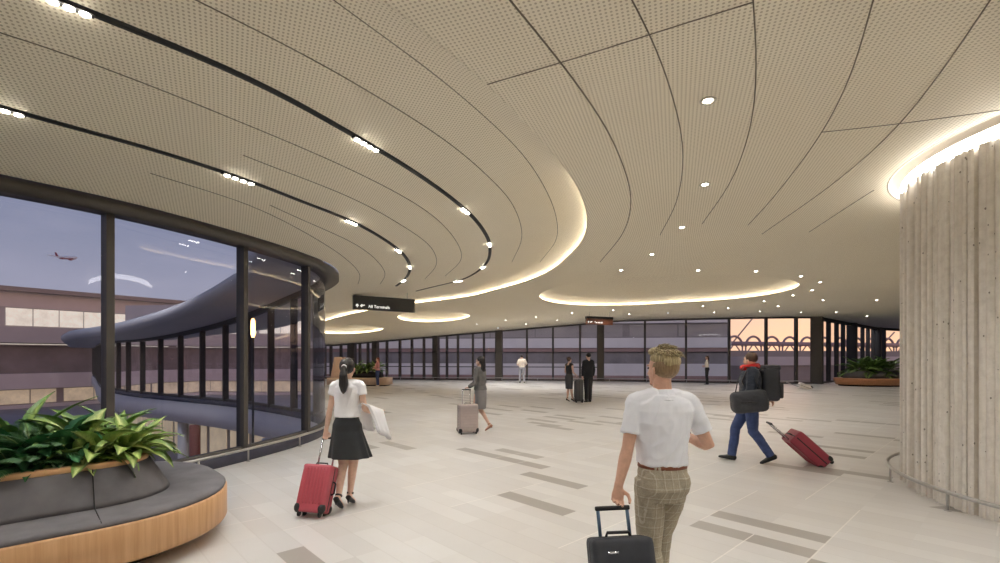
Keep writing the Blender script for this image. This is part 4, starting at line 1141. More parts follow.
    # clothing
    def sub(z0, z1, g, over=None):
        zz = sorted(set([z0, z1]+[q[0] for q in TS if z0 < q[0] < z1])); r = []
        for z in zz:
            for a, b in zip(TS, TS[1:]):
                if a[0] <= z <= b[0]:
                    f = (z-a[0])/(b[0]-a[0]); q = [a[i]*(1-f)+b[i]*f for i in range(5)]; break
            else: q = list(TS[0] if z < TS[0][0] else TS[-1])
            r.append((z, q[1]+g, q[2]+g, q[3], q[4]))
        return r
    for w in wear:
        kind, nm, mt = w[0], w[1], M[w[2]]; o = w[3] if len(w) > 3 else {}
        bm = BM(); g = o.get('g', 0.014)
        if kind == 'top':
            z0 = o.get('z0', 1.03); z1 = o.get('z1', 1.462); tight = o.get('waist', 0.0)
            q = sub(z0, z1, g)
            q = [(z, rx+tight*math.exp(-((z-1.1)/0.09)**2)+o.get('flare', 0)*max(0, 1.05-z), ry+tight*0.7*math.exp(-((z-1.1)/0.09)**2)+o.get('flare', 0)*max(0, 1.05-z), cx, cy) for z, rx, ry, cx, cy in q]
            stack(bm, q, 28)
            for a, b in ((shL,-1),(shR,1)): tube(bm, [Vector((b*0.03,-0.008,1.44)), Vector((b*0.06,-0.008,1.442)), a+Vector((-b*0.03,0,0.012)), a, a+Vector((b*0.02,0,-0.03))], [0.052*k_+g,0.054*k_+g,0.054*ka+g,0.050*ka+g,0.044*ka+g], 16)
            for sd in 'LR':
                sh = shL if sd == 'L' else shR; el, wr = J['el'+sd], J['wr'+sd]; sl = o.get('sleeve', 1.0); gs = o.get('gs', g)
                if sl <= 0: continue
                if sl <= 0.5:
                    e = sh.lerp(el, sl*2); tube(bm, *spline([sh, sh.lerp(e, 0.5), e], [0.054*ka+gs, 0.051*ka+gs*1.05, 0.047*ka+gs*1.2], 4), 18)
                else:
                    e = el.lerp(wr, (sl-0.5)*2); tube(bm, *spline([sh, sh.lerp(el, 0.4), el, el.lerp(e, 0.4), e], [0.054*ka+gs, 0.051*ka+gs, 0.044*ka+gs, 0.043*ka+gs, 0.034*ka+gs], 4), 16)
        elif kind == 'trousers':
            stack(bm, sub(0.825, o.get('z1', 1.05), g+0.006), 28)
            for sd in 'LR':
                hp_, kn, an = (hpL if sd == 'L' else hpR), J['kn'+sd], J['an'+sd]
                tube(bm, *spline([hp_+Vector((0,0,0.03)), hp_.lerp(kn, 0.35), kn, kn.lerp(an, 0.35)+Vector((0,-0.008,0)), an+Vector((0,0,-0.01))], [0.086+g, 0.083+g, 0.062+g, 0.058+g, 0.048+g*1.3], 5), 18)
            ellips(bm, (-0.07,-0.055,0.935), (0.080,0.070,0.10)); ellips(bm, (0.07,-0.055,0.935), (0.080,0.070,0.10)); ellips(bm, (0,-0.01,0.875), (0.10,0.09,0.06))
        elif kind == 'skirt':
            z0 = o.get('z0', 0.56); z1 = o.get('z1', 1.09); fl = o.get('flare', 0.10); sx = o.get('swing', 0.0)
            q = sub(0.9, z1, g); z = 0.9; lo = []
            for k in range(7):
                f = (6-k)/6; zz = 0.9-(0.9-z0)*f; lo.append((zz, 0.165+g+fl*f, 0.118+g+fl*0.75*f, sx*f, -0.01))
            seg = 64; R_ = []
            for z, rx, ry, cx, cy in lo[:-1]+q:
                f = max(0, (0.98-z)/(0.98-z0))
                R_.append([bm.verts.new((cx+(rx*(1+0.055*f*o.get('pleat', 1)*math.sin(a*9+2*math.sin(a*2)))*math.cos(a)), cy+ry*(1+0.055*f*o.get('pleat', 1)*math.sin(a*9+2*math.sin(a*2)))*math.sin(a), z)) for a in [2*PI*k/seg for k in range(seg)]])
            for A, B in zip(R_, R_[1:]):
                for k in range(seg): bm.faces.new((A[k], A[(k+1)%seg], B[(k+1)%seg], B[k]))
            bm.faces.new(R_[-1]); bm.faces.new(list(reversed(R_[0])))
        elif kind == 'belt':
            q = sub(1.025, 1.055, g); stack(bm, q, 28); S(bm); obj(nm, bm, mt, t); continue
        elif kind == 'collar':
            tube(bm, *spline([(0,-0.016,1.425),(0,-0.006,1.495)], [0.098*k_,0.068*k_], 3), 20); tube(bm, [(-0.07*k_,0.02,1.47),(-0.035,0.085,1.455),(0,0.095,1.44)], [0.016,0.018,0.01], 8); tube(bm, [(0.07*k_,0.02,1.47),(0.035,0.085,1.455),(0,0.095,1.44)], [0.016,0.018,0.01], 8)
        elif kind == 'shoes':
            S(bm)
            bm.free()
            for sd in 'LR':
                bm = BM(); an = J['an'+sd]; ft = Vector(P.get('ft'+sd, (0,1,-0.15))).normalized(); hl = o.get('heel', 0)
                upv = Vector((0,0,1)); upv = (upv-ft*upv.dot(ft)).normalized()
                a0 = an-upv*0.035
                if hl:
                    tube(bm, [an+upv*0.03, an+upv*0.005], [0.041,0.040], 12)
                    tube(bm, [a0-ft*0.052, a0-ft*0.01-upv*0.012, a0+ft*0.08-upv*0.022, a0+ft*0.15-upv*0.030, a0+ft*0.18-upv*0.03], [(0.034,0.026),(0.036,0.026),(0.042,0.020),(0.030,0.013),(0.012,0.008)], 12, ref=(1,0,0))
                    tube(bm, [a0-ft*0.045-upv*0.01, a0-ft*0.05+Vector((0,0,-hl))], [0.016,0.007], 8)
                else:
                    tube(bm, [a0-ft*0.075-upv*0.015, a0-ft*0.055-upv*0.012, a0+ft*0.03-upv*0.010, a0+ft*0.11-upv*0.022, a0+ft*0.17-upv*0.027, a0+ft*0.195-upv*0.032], [(0.020,0.022),(0.040,0.042),(0.042,0.046),(0.050,0.032),(0.042,0.022),(0.016,0.012)], 12, ref=(1,0,0))
                    tube(bm, [an+upv*0.02, an-upv*0.03], [0.046,0.048], 12)
                S(bm); remeshed(bm, nm, mt, t, max(voxel, 0.005), 1)
            continue
        S(bm)
        remeshed(bm, nm, mt, t, o.get('vox', max(voxel, 0.006)), o.get('sm', 3), o.get('wr'))
    # hair
    hk, hm = hair
    bm = BM()
    if hk == 'short':
        ellips(bm, (0,-0.022,1.662), (0.084,0.098,0.092), HM, 24, 16)
        bmesh.ops.bisect_plane(bm, geom=bm.verts[:]+bm.edges[:]+bm.faces[:], plane_co=HM @ Vector((0,0.028,1.645)), plane_no=HM.to_3x3() @ Vector((0,0.80,-0.60)).normalized(), clear_outer=True)
        bmesh.ops.holes_fill(bm, edges=bm.edges[:], sides=0)
    elif hk in ('pony','bun','long'):
        ellips(bm, (0,-0.022,1.655), (0.086,0.100,0.098), HM, 24, 16)
        bmesh.ops.bisect_plane(bm, geom=bm.verts[:]+bm.edges[:]+bm.faces[:], plane_co=HM @ Vector((0,0.035,1.66)), plane_no=HM.to_3x3() @ Vector((0,0.85,-0.5)).normalized(), clear_outer=True)
        bmesh.ops.holes_fill(bm, edges=bm.edges[:], sides=0)
        if hk == 'pony':
            tube(bm, *spline([HM @ Vector(c) for c in ((0,-0.10,1.645),(0.005,-0.145,1.635),(0.01,-0.165,1.55),(0.008,-0.150,1.44),(0.0,-0.135,1.37),(-0.004,-0.13,1.335))], [0.024,0.028,0.046,0.052,0.032,0.006], 4), 14)
        elif hk == 'bun': ellips(bm, (0,-0.115,1.69), (0.042,0.036,0.04), HM)
        else: tube(bm, *spline([HM @ Vector(c) for c in ((0,-0.05,1.66),(0,-0.085,1.55),(0,-0.09,1.42),(0,-0.085,1.34))], [(0.08,0.06),(0.082,0.045),(0.08,0.03),(0.04,0.012)], 4), 16, ref=(1,0,0))
    if hk != 'fade':
        S(bm); remeshed(bm, 'hair', M[hm], t, max(voxel*0.8, 0.004), 2, (0.004, 40, 0.25))
    else:
        ellips(bm, (0,-0.024,1.640), (0.0795,0.089,0.080), HM, 24, 16)
        bmesh.ops.bisect_plane(bm, geom=bm.verts[:]+bm.edges[:]+bm.faces[:], plane_co=HM @ Vector((0,0.012,1.60)), plane_no=HM.to_3x3() @ Vector((0,0.75,-0.66)).normalized(), clear_outer=True)
        bmesh.ops.holes_fill(bm, edges=bm.edges[:], sides=0)
        S(bm); remeshed(bm, 'hair_sides', M['hair_side'], t, 0.004, 2)
        bm = BM(); ellips(bm, (0,-0.020,1.690), (0.0795,0.094,0.056), HM, 24, 16); ellips(bm, (-0.008,0.028,1.728), (0.064,0.055,0.034), HM, 16, 10); ellips(bm, (0,-0.080,1.672), (0.066,0.034,0.050), HM, 16, 10)
        rr = random.Random(2)
        for k in range(420):
            a = rr.uniform(0, 2*PI); r = math.sqrt(rr.random()); x, y = 0.072*r*math.cos(a), -0.018+0.086*r*math.sin(a)
            z = 1.694+0.056*math.sqrt(max(0, 1-r*r*0.97))+0.010*(y > 0); b = Vector((x, y, z)); d = Vector((x*0.35+rr.uniform(-0.012, 0.012)+0.008, -0.040+rr.uniform(-0.015, 0.015), (0.020 if r < 0.6 else -0.012)+rr.uniform(-0.008, 0.012)))
            tube(bm, [HM @ (b-d*0.3), HM @ (b+d*0.35+Vector((0,0,0.008))), HM @ (b+d*0.8)], [0.0055,0.0045,0.0008], 5)
        S(bm); obj('hair', bm, M[hm], t)
    return t, s
STAND = dict(knL=(-0.095,0.02,0.50), anL=(-0.10,-0.01,0.085), knR=(0.095,0.02,0.50), anR=(0.10,-0.01,0.085))
def pose(**k): d = dict(STAND); d.update(k); return d

# ---------------------------------------------------------------- luggage
def suitcase(label, loc, rz, w, d, h, hl, shell, style, tilt=0.0, roll=0.0, group=None, tubem='alu', name='suitcase', wheel=0.03):
    "upright case: front face towards -Y before rz, wheels on the ground at z=0; tilt leans the handle towards +Y about the wheel axle"
    t = thing(name, label, 'suitcase', loc, rz, group)
    t.rotation_mode = 'XYZ'; t.rotation_euler = (-tilt, roll, rz)
    z0 = wheel*2+0.015-wheel; z1 = z0+h
    bm = BM(); box(bm, -w/2, w/2, -d/2, d/2, z0, z1)
    bbox_bevel(bm, min(w, d)*0.18, 4); body = obj('shell', bm, M[shell], t)
    if style == 'ribs':
        for k in range(7):
            x = (k-3)*w*0.112
            for sy in (-1, 1):
                bm = BM(); tube(bm, [(x, sy*d/2, z0+h*0.17), (x, sy*(d/2+0.003), z0+h*0.22), (x, sy*(d/2+0.003), z1-h*0.12), (x, sy*d/2, z1-h*0.08)], [(0.008,0.004)]*4, 8, ref=(1,0,0)); obj('rib', bm, M[shell], body)
    if style == 'hribs':
        for k in range(9):
            zz = z0+h*(0.1+0.8*k/8)
            bm = BM(); P = [(x*(w/2+0.002), y*(d/2+0.002)) for x, y in ((1,0.6),(0.97,0.8),(0.86,0.97),(0.7,1),(-0.7,1),(-0.86,0.97),(-0.97,0.8),(-1,0.6),(-1,-0.6),(-0.97,-0.8),(-0.86,-0.97),(-0.7,-1),(0.7,-1),(0.86,-0.97),(0.97,-0.8),(1,-0.6))]
            loft_rings(bm, [z_(ins(P, 0.01), zz-0.018), z_(P, zz-0.010), z_(P, zz+0.010), z_(ins(P, 0.01), zz+0.018)]); obj('rib', bm, M[shell], body)
    # zip seam round the middle
    bm = BM(); P = stadium(-w/2-0.002, w/2+0.002, z0-0.002, z1+0.002, min(w, d)*0.2, 5)
    loft_rings(bm, [[Vector((a, -0.008, b)) for a, b in P], [Vector((a, 0.008, b)) for a, b in P]]); obj('zip', bm, M['plastic'], t)
    if style == 'soft':
        bm = BM(); box(bm, -w*0.42, w*0.42, -d/2-0.028, -d/2+0.01, z0+h*0.08, z0+h*0.80); bbox_bevel(bm, 0.014, 3); pk = obj('front_pocket', bm, M[shell], t)
        bm = BM(); tube(bm, [(-w*0.36,-d/2-0.03,z0+h*0.72),(w*0.36,-d/2-0.03,z0+h*0.72)], 0.004, 6); obj('pocket_zip', bm, M['plastic'], pk)
        bm = BM(); box(bm, -w*0.27, -w*0.10, -d/2-0.004, -d/2, z1-h*0.12, z1-h*0.10); obj('badge', bm, M['alu'], t)
        for sx in (-1, 1):
            bm = BM(); tube(bm, [(sx*w/2,0,z0+h*0.60),(sx*(w/2+0.03),0,z0+h*0.58),(sx*(w/2+0.03),0,z0+h*0.38),(sx*w/2,0,z0+h*0.36)], 0.010, 8); obj('side_handle', bm, M['plastic'], t)
    else:
        for sx in (-1, 1):
            for sy in (-1, 1):
                bm = BM(); ellips(bm, (sx*(w/2-0.03), sy*(d/2-0.03), z0+0.045), (0.042,0.042,0.055)); obj('corner_guard', bm, M['plastic'], t)
        bm = BM(); tube(bm, [(w/2,0.02,z0+h*0.66),(w/2+0.028,0.02,z0+h*0.63),(w/2+0.028,0.02,z0+h*0.42),(w/2,0.02,z0+h*0.39)], 0.010, 8); obj('side_handle', bm, M['plastic'], t)
    bm = BM(); tube(bm, [(-0.07,0,z1-0.005),(-0.06,0,z1+0.022),(0.06,0,z1+0.022),(0.07,0,z1-0.005)], 0.009, 8); obj('top_handle', bm, M['plastic'], t)
    gw = min(0.085, w*0.26); hy = d/2-0.035
    if hl > 0:
        for sx in (-1, 1):
            bm = BM(); tube(bm, [(sx*gw,hy,z1-0.03),(sx*gw,hy,z1+hl)], 0.0105, 8); obj('handle_tube', bm, M[tubem], t)
        bm = BM(); box(bm, -gw-0.016, gw+0.016, hy-0.014, hy+0.014, z1+hl-0.012, z1+hl+0.014); bbox_bevel(bm, 0.008, 2); obj('handle_grip', bm, M['plastic'], t)
    for sx in (-1, 1):
        for sy in (-1, 1):
            bm = BM(); mm = Matrix.Translation((sx*(w/2-0.045), sy*(d/2-0.045), wheel)) @ Matrix.Rotation(PI/2, 4, 'Y')
            lathe(bm, [(wheel*0.55,-0.013),(wheel,-0.010),(wheel,0.010),(wheel*0.55,0.013)], 14)
            for v in bm.verts: v.co = mm @ v.co
            box(bm, sx*(w/2-0.045)-0.018, sx*(w/2-0.045)+0.018, sy*(d/2-0.045)-0.014, sy*(d/2-0.045)+0.014, wheel, z0+0.012); obj('wheel', bm, M['plastic'], t)
    return t

# man in the foreground ------------------------------------------------------
W1 = (0.055, 9.0, 0.8)
mloc = (0.985, 2.92, 0)
man, s = person('person', 'person in white short-sleeved shirt and checked trousers walking away with black suitcase', mloc, math.radians(4), 1.725, False,
    dict(slim=0.87, arm=0.90, shL=(-0.168,0,1.415), shR=(0.168,0,1.415), elL=(-0.225,-0.03,1.15), wrL=(-0.292,-0.06,0.925), hdL=(-0.12,-0.08,-1), pnL=(0.1,-1,0.15), tsL=-1, curlL=0.95,
         elR=(0.290,-0.015,1.15), wrR=(0.222,0.175,1.185), hdR=(-0.35,0.9,0.25), pnR=(-0.8,-0.3,0.5), curlR=0.7,
         knL=(-0.075,0.01,0.50), anL=(-0.06,-0.20,0.14), ftL=(0,1,-0.75), knR=(0.085,0.22,0.53), anR=(0.07,0.28,0.095), ftR=(0,1,0.05)),
    [('trousers','trousers','plaid',{'g':0.006,'z1':1.05,'slim':1,'wr':(0.008,14,0.7),'vox':0.006}), ('belt','belt','belt',{'g':0.016}),
     ('top','shirt','white_shirt',{'g':0.012,'z0':1.045,'sleeve':0.34,'gs':0.010,'waist':0.010,'wr':(0.024,7,0.7),'vox':0.005}), ('collar','collar','white_shirt',{'vox':0.004,'sm':2}),
     ('shoes','shoe','shoe_brown')], ('fade','hair_blond'), 0.004, 'skin_tan', head_yaw=math.radians(24))
bm = BM(); e, w_ = Vector((0.290,-0.015,1.15)), Vector((0.222,0.175,1.185)); d = (w_-e).normalized(); c = w_-d*0.025
tube(bm, [(c-d*0.010)*s, (c+d*0.010)*s], 0.033, 16); wt = obj('wristwatch', bm, M['plastic'], man)
bm = BM(); a = Matrix.Translation(Vector((0.190,0.268,1.24))*s) @ Matrix.Rotation(math.radians(35), 4, 'Z') @ Matrix.Rotation(math.radians(-30), 4, 'X'); box(bm, -0.036,0.036,-0.005,0.005,-0.075,0.075, a); bbox_bevel(bm, 0.004, 2)
ph = obj('smartphone', bm, M['alu_blue'], None, True)
ph.matrix_world = Matrix.Translation(mloc) @ Matrix.Rotation(math.radians(4), 4, 'Z'); tag(ph, 'blue grey smartphone held by the man in the white shirt', 'phone')
suitcase('black soft cabin suitcase pulled by the man in checked trousers', (0.690,2.47,0.0), math.radians(2), 0.335, 0.21, 0.66, 0.15, 'case_black', 'soft', math.radians(17), math.radians(-2), tubem='alu_blue')

# woman with ponytail ---------------------------------------------------------
wloc = (-1.70, 5.36, 0)
wom, s = person('person', 'person with black ponytail, white blouse and black skirt pulling a red suitcase', wloc, math.radians(-3), 1.66, True,
    dict(elL=(-0.215,0.0,1.135), wrL=(-0.248,-0.03,0.90), hdL=(0.0,-0.12,-1), pnL=(0.1,-1,0.1), tsL=-1, curlL=0.95,
         elR=(0.212,-0.03,1.15), wrR=(0.30,0.15,1.08), pnR=(-0.5,0,0.85), curlR=0.4,
         knL=(-0.045,-0.02,0.50), anL=(-0.035,-0.20,0.17), ftL=(0.05,1,-0.75), knR=(0.05,0.05,0.50), anR=(0.02,0.02,0.135), ftR=(0,1,-0.45)),
    [('skirt','skirt','black_skirt',{'z0':0.585,'z1':1.085,'flare':0.075,'swing':0.035,'g':0.012,'vox':0.007,'sm':2}), ('top','blouse','white_blouse',{'g':0.014,'z0':1.06,'sleeve':0.20,'gs':0.016,'waist':0.022,'wr':(0.012,10,0.5),'vox':0.007}),
     ('collar','collar','white_blouse',{'vox':0.006,'sm':2}), ('shoes','shoe','shoe_black',{'heel':0.075})], ('pony','hair_black'), 0.006, 'skin')
bm = BM(); tube(bm, [Vector((0,-0.108,1.648))*s, Vector((0.003,-0.132,1.643))*s], 0.030*s, 14); obj('hair_band', bm, M['white_blouse'], wom)
# the white jacket folded over her right forearm
bm = BM(); seg = 9; nr = 13
el, wr = Vector((0.212,-0.03,1.15)), Vector((0.30,0.15,1.08))
for layer, off in ((0, 0.0), (1, 0.022)):
    rows = []
    for i in range(nr):
        f = i/(nr-1); a = -1.0+2.0*f; row = []
        for k in range(seg):
            g_ = k/(seg-1); c = el.lerp(wr, -0.05+1.1*g_)
            if abs(a) < 0.25: dx, dz = 0.056*math.sin(a/0.25*PI/2), 0.056*math.cos(a/0.25*PI/2)
            else:
                h_ = (abs(a)-0.25)/0.75; L_ = (0.27+0.05*g_ if a > 0 else 0.22)
                dx = math.copysign(0.056+(0.10*h_ if a > 0 else 0.0), a)+0.016*math.sin(k*1.9+layer)*h_; dz = -L_*h_
            row.append((c.x+dx+off*(1 if a > 0 else -1)*0.6, c.y+0.02*math.sin(i*0.8+k), c.z+dz+off*0.5))
        rows.append(row)
    R0 = [[bm.verts.new(p) for p in r] for r in rows]
    for A, B in zip(R0, R0[1:]):
        for k in range(seg-1): bm.faces.new((A[k], A[k+1], B[k+1], B[k]))
bmesh.ops.scale(bm, vec=(s, s, s), verts=bm.verts)
bmesh.ops.solidify(bm, geom=bm.faces[:], thickness=0.008)
jk = obj('folded_jacket', bm, M['white_blouse']); jk.matrix_world = Matrix.Translation(wloc) @ Matrix.Rotation(math.radians(-3), 4, 'Z')
tag(jk, 'white jacket draped over the right forearm of the ponytailed woman', 'jacket')
suitcase('red ribbed hard suitcase rolling behind the ponytailed woman', (-1.965,5.0,0.0), math.radians(-7), 0.315, 0.21, 0.49, 0.31, 'case_red', 'ribs', math.radians(21), math.radians(2))

# man with duffel, rucksack and wine suitcase ------------------------------------
wk = (3.97, 7.62, 0)
wlk, s = person('person', 'person in dark padded jacket with red scarf striding left with bags', wk, math.radians(76), 1.74, False,
    dict(elL=(-0.27,0.05,1.16), wrL=(-0.24,0.16,0.98), elR=(0.25,-0.13,1.17), wrR=(0.23,-0.33,0.99), hdR=(0,-0.75,-0.6), pnR=(-0.2,0.3,-0.5), curlR=0.9,
         knL=(-0.085,-0.02,0.50), anL=(-0.09,-0.27,0.14), ftL=(0,1,-0.45), knR=(0.09,0.20,0.52), anR=(0.09,0.25,0.09), ftR=(0,1,0.12)),
    [('trousers','jeans','denim',{'g':0.012,'wr':(0.012,12,0.7),'vox':0.009}), ('top','padded_jacket','navy',{'g':0.038,'z0':0.94,'z1':1.46,'gs':0.032,'waist':0.03,'wr':(0.016,12,2.0),'vox':0.009}),
     ('collar','scarf','red_cloth',{'vox':0.008}), ('shoes','shoe','shoe_black')], ('short','hair_brown'), 0.008, 'skin', head_yaw=-0.75)
bm = BM(); tube(bm, [(0.0,-0.095,1.53),(-0.085,-0.04,1.525),(-0.07,0.07,1.505),(0.03,0.10,1.50),(0.095,0.02,1.52),(0.05,-0.085,1.53),(-0.03,-0.10,1.53)], 0.048, 12); bmesh.ops.scale(bm, vec=(s, s, s*1.0), verts=bm.verts); obj('scarf_loop', bm, M['red_cloth'], wlk)
def onperson(loc, rz): return Matrix.Translation(loc) @ Matrix.Rotation(rz, 4, 'Z')
t = thing('duffel_bag', 'black duffel bag hanging at the near side of the striding person', 'bag', (wk[0]-0.06,wk[1]-0.01,0), math.radians(76))
bm = BM(); box(bm, -0.50, -0.21, -0.20, 0.30, 0.83, 1.15, Matrix.Translation((-0.355,0.05,0.99)) @ Matrix.Rotation(math.radians(-8), 4, 'X') @ Matrix.Translation((0.355,-0.05,-0.99))); bbox_bevel(bm, 0.10, 5); remeshed(bm, 'bag_body', M['case_black'], t, 0.012, 3, (0.02, 8, 1))
bm = BM(); tube(bm, [(-0.36,-0.12,1.12),(-0.28,-0.06,1.30),(-0.17,-0.02,1.49),(-0.03,0.05,1.50)], [(0.02,0.006)]*4, 8); obj('strap', bm, M['plastic'], t)
bm = BM(); tube(bm, [(-0.36,0.24,1.12),(-0.30,0.20,1.28),(-0.17,0.10,1.46),(-0.03,0.05,1.50)], [(0.02,0.006)]*4, 8); obj('strap', bm, M['plastic'], t)
bm = BM(); tube(bm, [(-0.49,-0.08,0.98),(-0.515,0.06,0.99),(-0.49,0.22,0.98)], [0.01]*3, 8); obj('carry_handle', bm, M['plastic'], t)
t = thing('backpack', 'dark grey rucksack on the back of the striding person', 'backpack', wk, math.radians(76))
bm = BM(); box(bm, -0.15, 0.15, -0.40, -0.16, 0.98, 1.50); bbox_bevel(bm, 0.07, 4); remeshed(bm, 'pack_body', M['case_black'], t, 0.012, 3, (0.012, 9, 1))
bm = BM(); box(bm, -0.11, 0.11, -0.455, -0.36, 1.02, 1.27); bbox_bevel(bm, 0.035, 3); obj('front_pocket', bm, M['charcoal_cloth'], t)
bm = BM(); box(bm, -0.14, 0.14, -0.41, -0.17, 1.46, 1.54); bbox_bevel(bm, 0.035, 3); obj('lid', bm, M['charcoal_cloth'], t)
for sx in (-1, 1):
    bm = BM(); tube(bm, [(sx*0.10,-0.17,1.44),(sx*0.11,-0.05,1.51),(sx*0.12,0.08,1.45),(sx*0.13,0.15,1.28),(sx*0.13,0.04,1.08),(sx*0.12,-0.16,1.03)], [(0.026,0.008)]*6, 8); obj('shoulder_strap', bm, M['plastic'], t)
suitcase('wine red suitcase tilted behind the striding person', (5.02,7.42,0.0), math.radians(80), 0.38, 0.24, 0.62, 0.34, 'case_wine', 'ribs', math.radians(47), 0)

# woman in grey ----------------------------------------------------------------
gl = (-0.44, 10.6, 0)
gw_, s = person('person', 'person in grey jacket and skirt walking left behind a silver suitcase', gl, math.radians(62), 1.68, True,
    dict(elL=(-0.23,0.0,1.14), wrL=(-0.20,0.20,1.03), hdL=(0.2,1,-0.2), pnL=(0,0,-1), tsL=-1, curlL=0.9, elR=(0.23,0.02,1.14), wrR=(0.16,0.20,1.10), curlR=0.6,
         knL=(-0.06,0.10,0.50), anL=(-0.06,0.10,0.13), ftL=(0,1,-0.4), knR=(0.06,0.02,0.50), anR=(0.05,-0.22,0.18), ftR=(0,1,-0.6)),
    [('skirt','skirt','grey_skirt',{'z0':0.54,'z1':1.07,'flare':-0.02,'pleat':0.2,'vox':0.01}), ('top','jacket','grey_jacket',{'g':0.022,'z0':0.97,'gs':0.016,'sleeve':0.92,'wr':(0.012,10,0.8),'vox':0.01,'waist':0.01}), ('shoes','shoe','shoe_tan',{'heel':0.07})], ('long','hair_black'), 0.009, 'skin')
suitcase('silver ribbed suitcase pushed by the person in grey', (-0.70,10.38,0.0), math.radians(20), 0.42, 0.26, 0.60, 0.30, 'case_silver', 'hribs')
# man facing the far windows
person('person', 'person in white top and grey trousers standing against the far windows', (1.36,29.9,0), math.radians(-8), 1.75, False,
    pose(elL=(-0.30,-0.03,1.17), wrL=(-0.22,0.18,1.12), elR=(0.30,-0.03,1.17), wrR=(0.22,0.18,1.12), anL=(-0.12,0,0.085), anR=(0.16,-0.05,0.085)),
    [('trousers','trousers','grey_trouser',{'vox':0.014}), ('top','shirt','cream',{'g':0.025,'z0':0.97,'sleeve':0.5,'vox':0.014}), ('shoes','shoe','shoe_black')], ('short','hair_black'), 0.013)
# standing couple with a dark case between them
person('person', 'person in sleeveless black dress standing left of the dark suitcase', (2.54,17.6,0), math.radians(-50), 1.66, True,
    dict(elL=(-0.22,0.0,1.15), wrL=(-0.17,0.16,1.08), elR=(0.21,-0.02,1.15), wrR=(0.17,0.21,1.03), knL=(-0.07,0.03,0.5), anL=(-0.08,-0.02,0.13), knR=(0.07,0.04,0.50), anR=(0.08,0.10,0.13), ftL=(0,1,-0.4), ftR=(0,1,-0.4)),
    [('skirt','dress_skirt','charcoal_cloth',{'z0':0.50,'z1':1.10,'flare':-0.025,'pleat':0.15,'vox':0.011}), ('top','dress_bodice','black_cloth',{'g':0.012,'z0':1.06,'z1':1.42,'sleeve':0,'vox':0.011}), ('shoes','shoe','shoe_black',{'heel':0.07})], ('bun','hair_brown'), 0.010)
person('person', 'person in black suit standing right of the dark suitcase', (3.22,17.5,0), math.radians(14), 1.80, False,
    pose(slim=0.88, shL=(-0.162,0,1.425), shR=(0.162,0,1.425), elL=(-0.215,0.0,1.15), wrL=(-0.20,0.05,0.90), elR=(0.215,0.0,1.15), wrR=(0.20,0.05,0.90), anL=(-0.07,0,0.085), anR=(0.07,0.03,0.085), knL=(-0.075,0.02,0.5), knR=(0.075,0.02,0.5)),
    [('trousers','trousers','black_cloth',{'vox':0.012}), ('top','suit_jacket','black_cloth',{'g':0.020,'z0':0.86,'gs':0.012,'sleeve':0.95,'vox':0.010,'flare':0.04}), ('shoes','shoe','shoe_black')], ('short','hair_black'), 0.010)
suitcase('dark grey upright suitcase between the standing couple', (2.86,17.45,0.0), math.radians(86), 0.50, 0.30, 0.78, 0.0, 'case_dark', 'ribs', wheel=0.035)
# woman far right of centre
person('person', 'person in white blouse and black trousers standing by the far windows', (12.25,28.4,0), math.radians(75), 1.70, True,
    pose(elL=(-0.22,0.0,1.15), wrL=(-0.14,0.18,1.10), elR=(0.22,0.0,1.15), wrR=(0.14,0.18,1.12)),
    [('trousers','trousers','black_cloth',{'vox':0.013}), ('top','blouse','cream',{'g':0.02,'z0':1.02,'sleeve':0.8,'vox':0.013}), ('shoes','shoe','shoe_black')], ('long','hair_brown'), 0.012)
# person at the far timber bench
person('person', 'person in pink and white top and jeans standing by the far timber bench', (-6.78,26.6,0), math.radians(115), 1.60, True,
    pose(elL=(-0.22,0.02,1.17), wrL=(-0.10,0.18,1.20), elR=(0.22,0.0,1.15), wrR=(0.12,0.20,1.08)),
    [('trousers','jeans','denim',{'vox':0.012}), ('top','jumper','pink',{'g':0.024,'z0':0.96,'sleeve':0.9,'vox':0.012}), ('shoes','shoe','cream')], ('long','hair_red'), 0.012)
# two people in the far wing, through the glass
for k, (x, y, c1, c2, lab) in enumerate(((-17.9,26.2,'black_cloth','charcoal_cloth','person in dark clothes in the far wing, left of two seen through glass'),(-17.1,26.0,'pink','black_cloth','person in pink top in the far wing, right of two seen through glass'))):
    person('person', lab, (x, y, 0), 0.8+k, 1.72, k == 1,
        pose(elL=(-0.24,0.0,1.15), wrL=(-0.22,0.10,0.94), elR=(0.24,0.0,1.15), wrR=(0.20,0.16,1.0)),
        [('trousers','trousers',c2,{'vox':0.016}), ('top','jacket',c1,{'g':0.024,'z0':0.96,'sleeve':0.9,'vox':0.016}), ('shoes','shoe','shoe_black')], ('short' if k == 0 else 'long','hair_black'), 0.015)
# pale wheeled bag near the right-hand windows
suitcase('off white cabin bag tipped low near the right-hand planter', (15.75,24.3,0.0), math.radians(75), 0.42, 0.28, 0.55, 0.62, 'case_white', 'hribs', math.radians(68), 0)
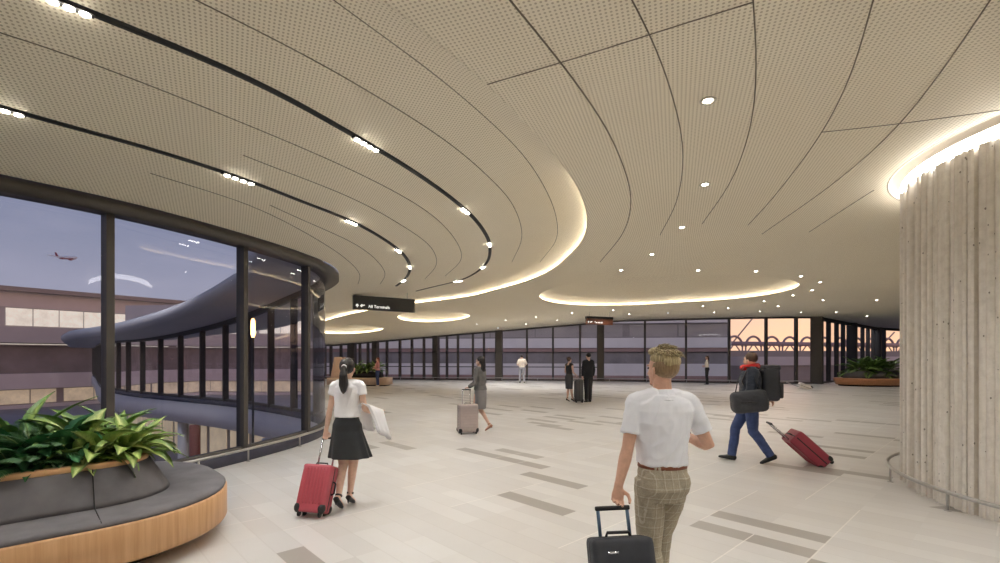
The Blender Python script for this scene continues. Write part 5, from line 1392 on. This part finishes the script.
# ---------------------------------------------------------------- light, sky, camera
for (x, y, z) in LIGHTS:
    e = 53.0 if y < 13 else 138.0
    if x > 7.5 and y > 6: e *= 0.42
    if x < 0.5 and y < 8: e *= 1.45
    spot((x, y, z), e)
for (a, b, c, d, h, e) in ((-18,37.5,-20,54,6.0,260),(-6,36,-6,51,6.0,900),(5,35.5,5,49,6.0,900),(15,34,15,48,6.0,900),(24,36,32,54,6.0,700),(-9,12,-22,40,7.0,1800)):
    l = bpy.data.lights.new('added_building_fill', 'SPOT'); l.energy = e; l.color = (0.93,0.93,1.0); l.spot_size = math.radians(125); l.spot_blend = 1.0; l.shadow_soft_size = 0.4  # added unseen spots that brighten the outdoor buildings
    o = bpy.data.objects.new('added_building_fill', l); link(o); o.location = (a, b, h)
    o.rotation_euler = (Vector((c, d, 1.0))-Vector((a, b, h))).to_track_quat('-Z', 'Y').to_euler()
W = bpy.data.worlds.new('dusk_sky'); SC.world = W; W.use_nodes = True
t = NT(W.node_tree); bg = t.n['Background']
g = t.node('ShaderNodeTexCoord').outputs['Generated']
x, y, z = t.sep(g)
az = t.math('DIVIDE', x, t.math('SQRT', t.math('ADD', t.math('ADD', t.math('MULTIPLY', x, x), t.math('MULTIPLY', y, y)), 0.0001)))
up = t.mapr(z, 0.0, 0.55)
left = t.mix(t.math('POWER', up, 0.6), srgb(164,160,172), srgb(66,88,124))
warm = t.mix(t.mapr(z, 0.0, 0.35), srgb(255,204,160), srgb(224,176,170))
c = t.mix(t.math('MULTIPLY', t.mapr(az, 0.15, 0.5), t.mapr(z, 0.1, 0.7, 1.0, 0.0)), left, warm)
cl = t.noise(t.mapping(g, scale=(2,2,9)), 2.2, 4, 0.55)
c = t.mix(t.math('MULTIPLY', t.mapr(cl, 0.48, 0.72), 0.2), c, srgb(160,158,176))
t.put(bg.inputs['Color'], c); bg.inputs['Strength'].default_value = 1.35
cam = bpy.data.cameras.new('camera'); co = bpy.data.objects.new('camera', cam); link(co)
co.location = (0,0,EYE); co.rotation_euler = (PI/2,0,0)
cam.sensor_fit = 'HORIZONTAL'; cam.sensor_width = 36.0; cam.lens = 36.0*F/1000
cam.shift_x = (500-CX)/1000; cam.shift_y = (HZ-281.5)/1000; cam.clip_end = 500; cam.clip_start = 0.05
SC.camera = co
SC.view_settings.view_transform = 'Standard'; SC.view_settings.look = 'None'; SC.view_settings.gamma = 1.0; SC.view_settings.use_curve_mapping = False
SC.view_settings.exposure = 0.1
SC.cycles.max_bounces = 12; SC.cycles.transparent_max_bounces = 16
SC.cycles.diffuse_bounces = 8; SC.cycles.glossy_bounces = 4
SC.cycles.sample_clamp_indirect = 6.0
SC.cycles.use_denoising = True
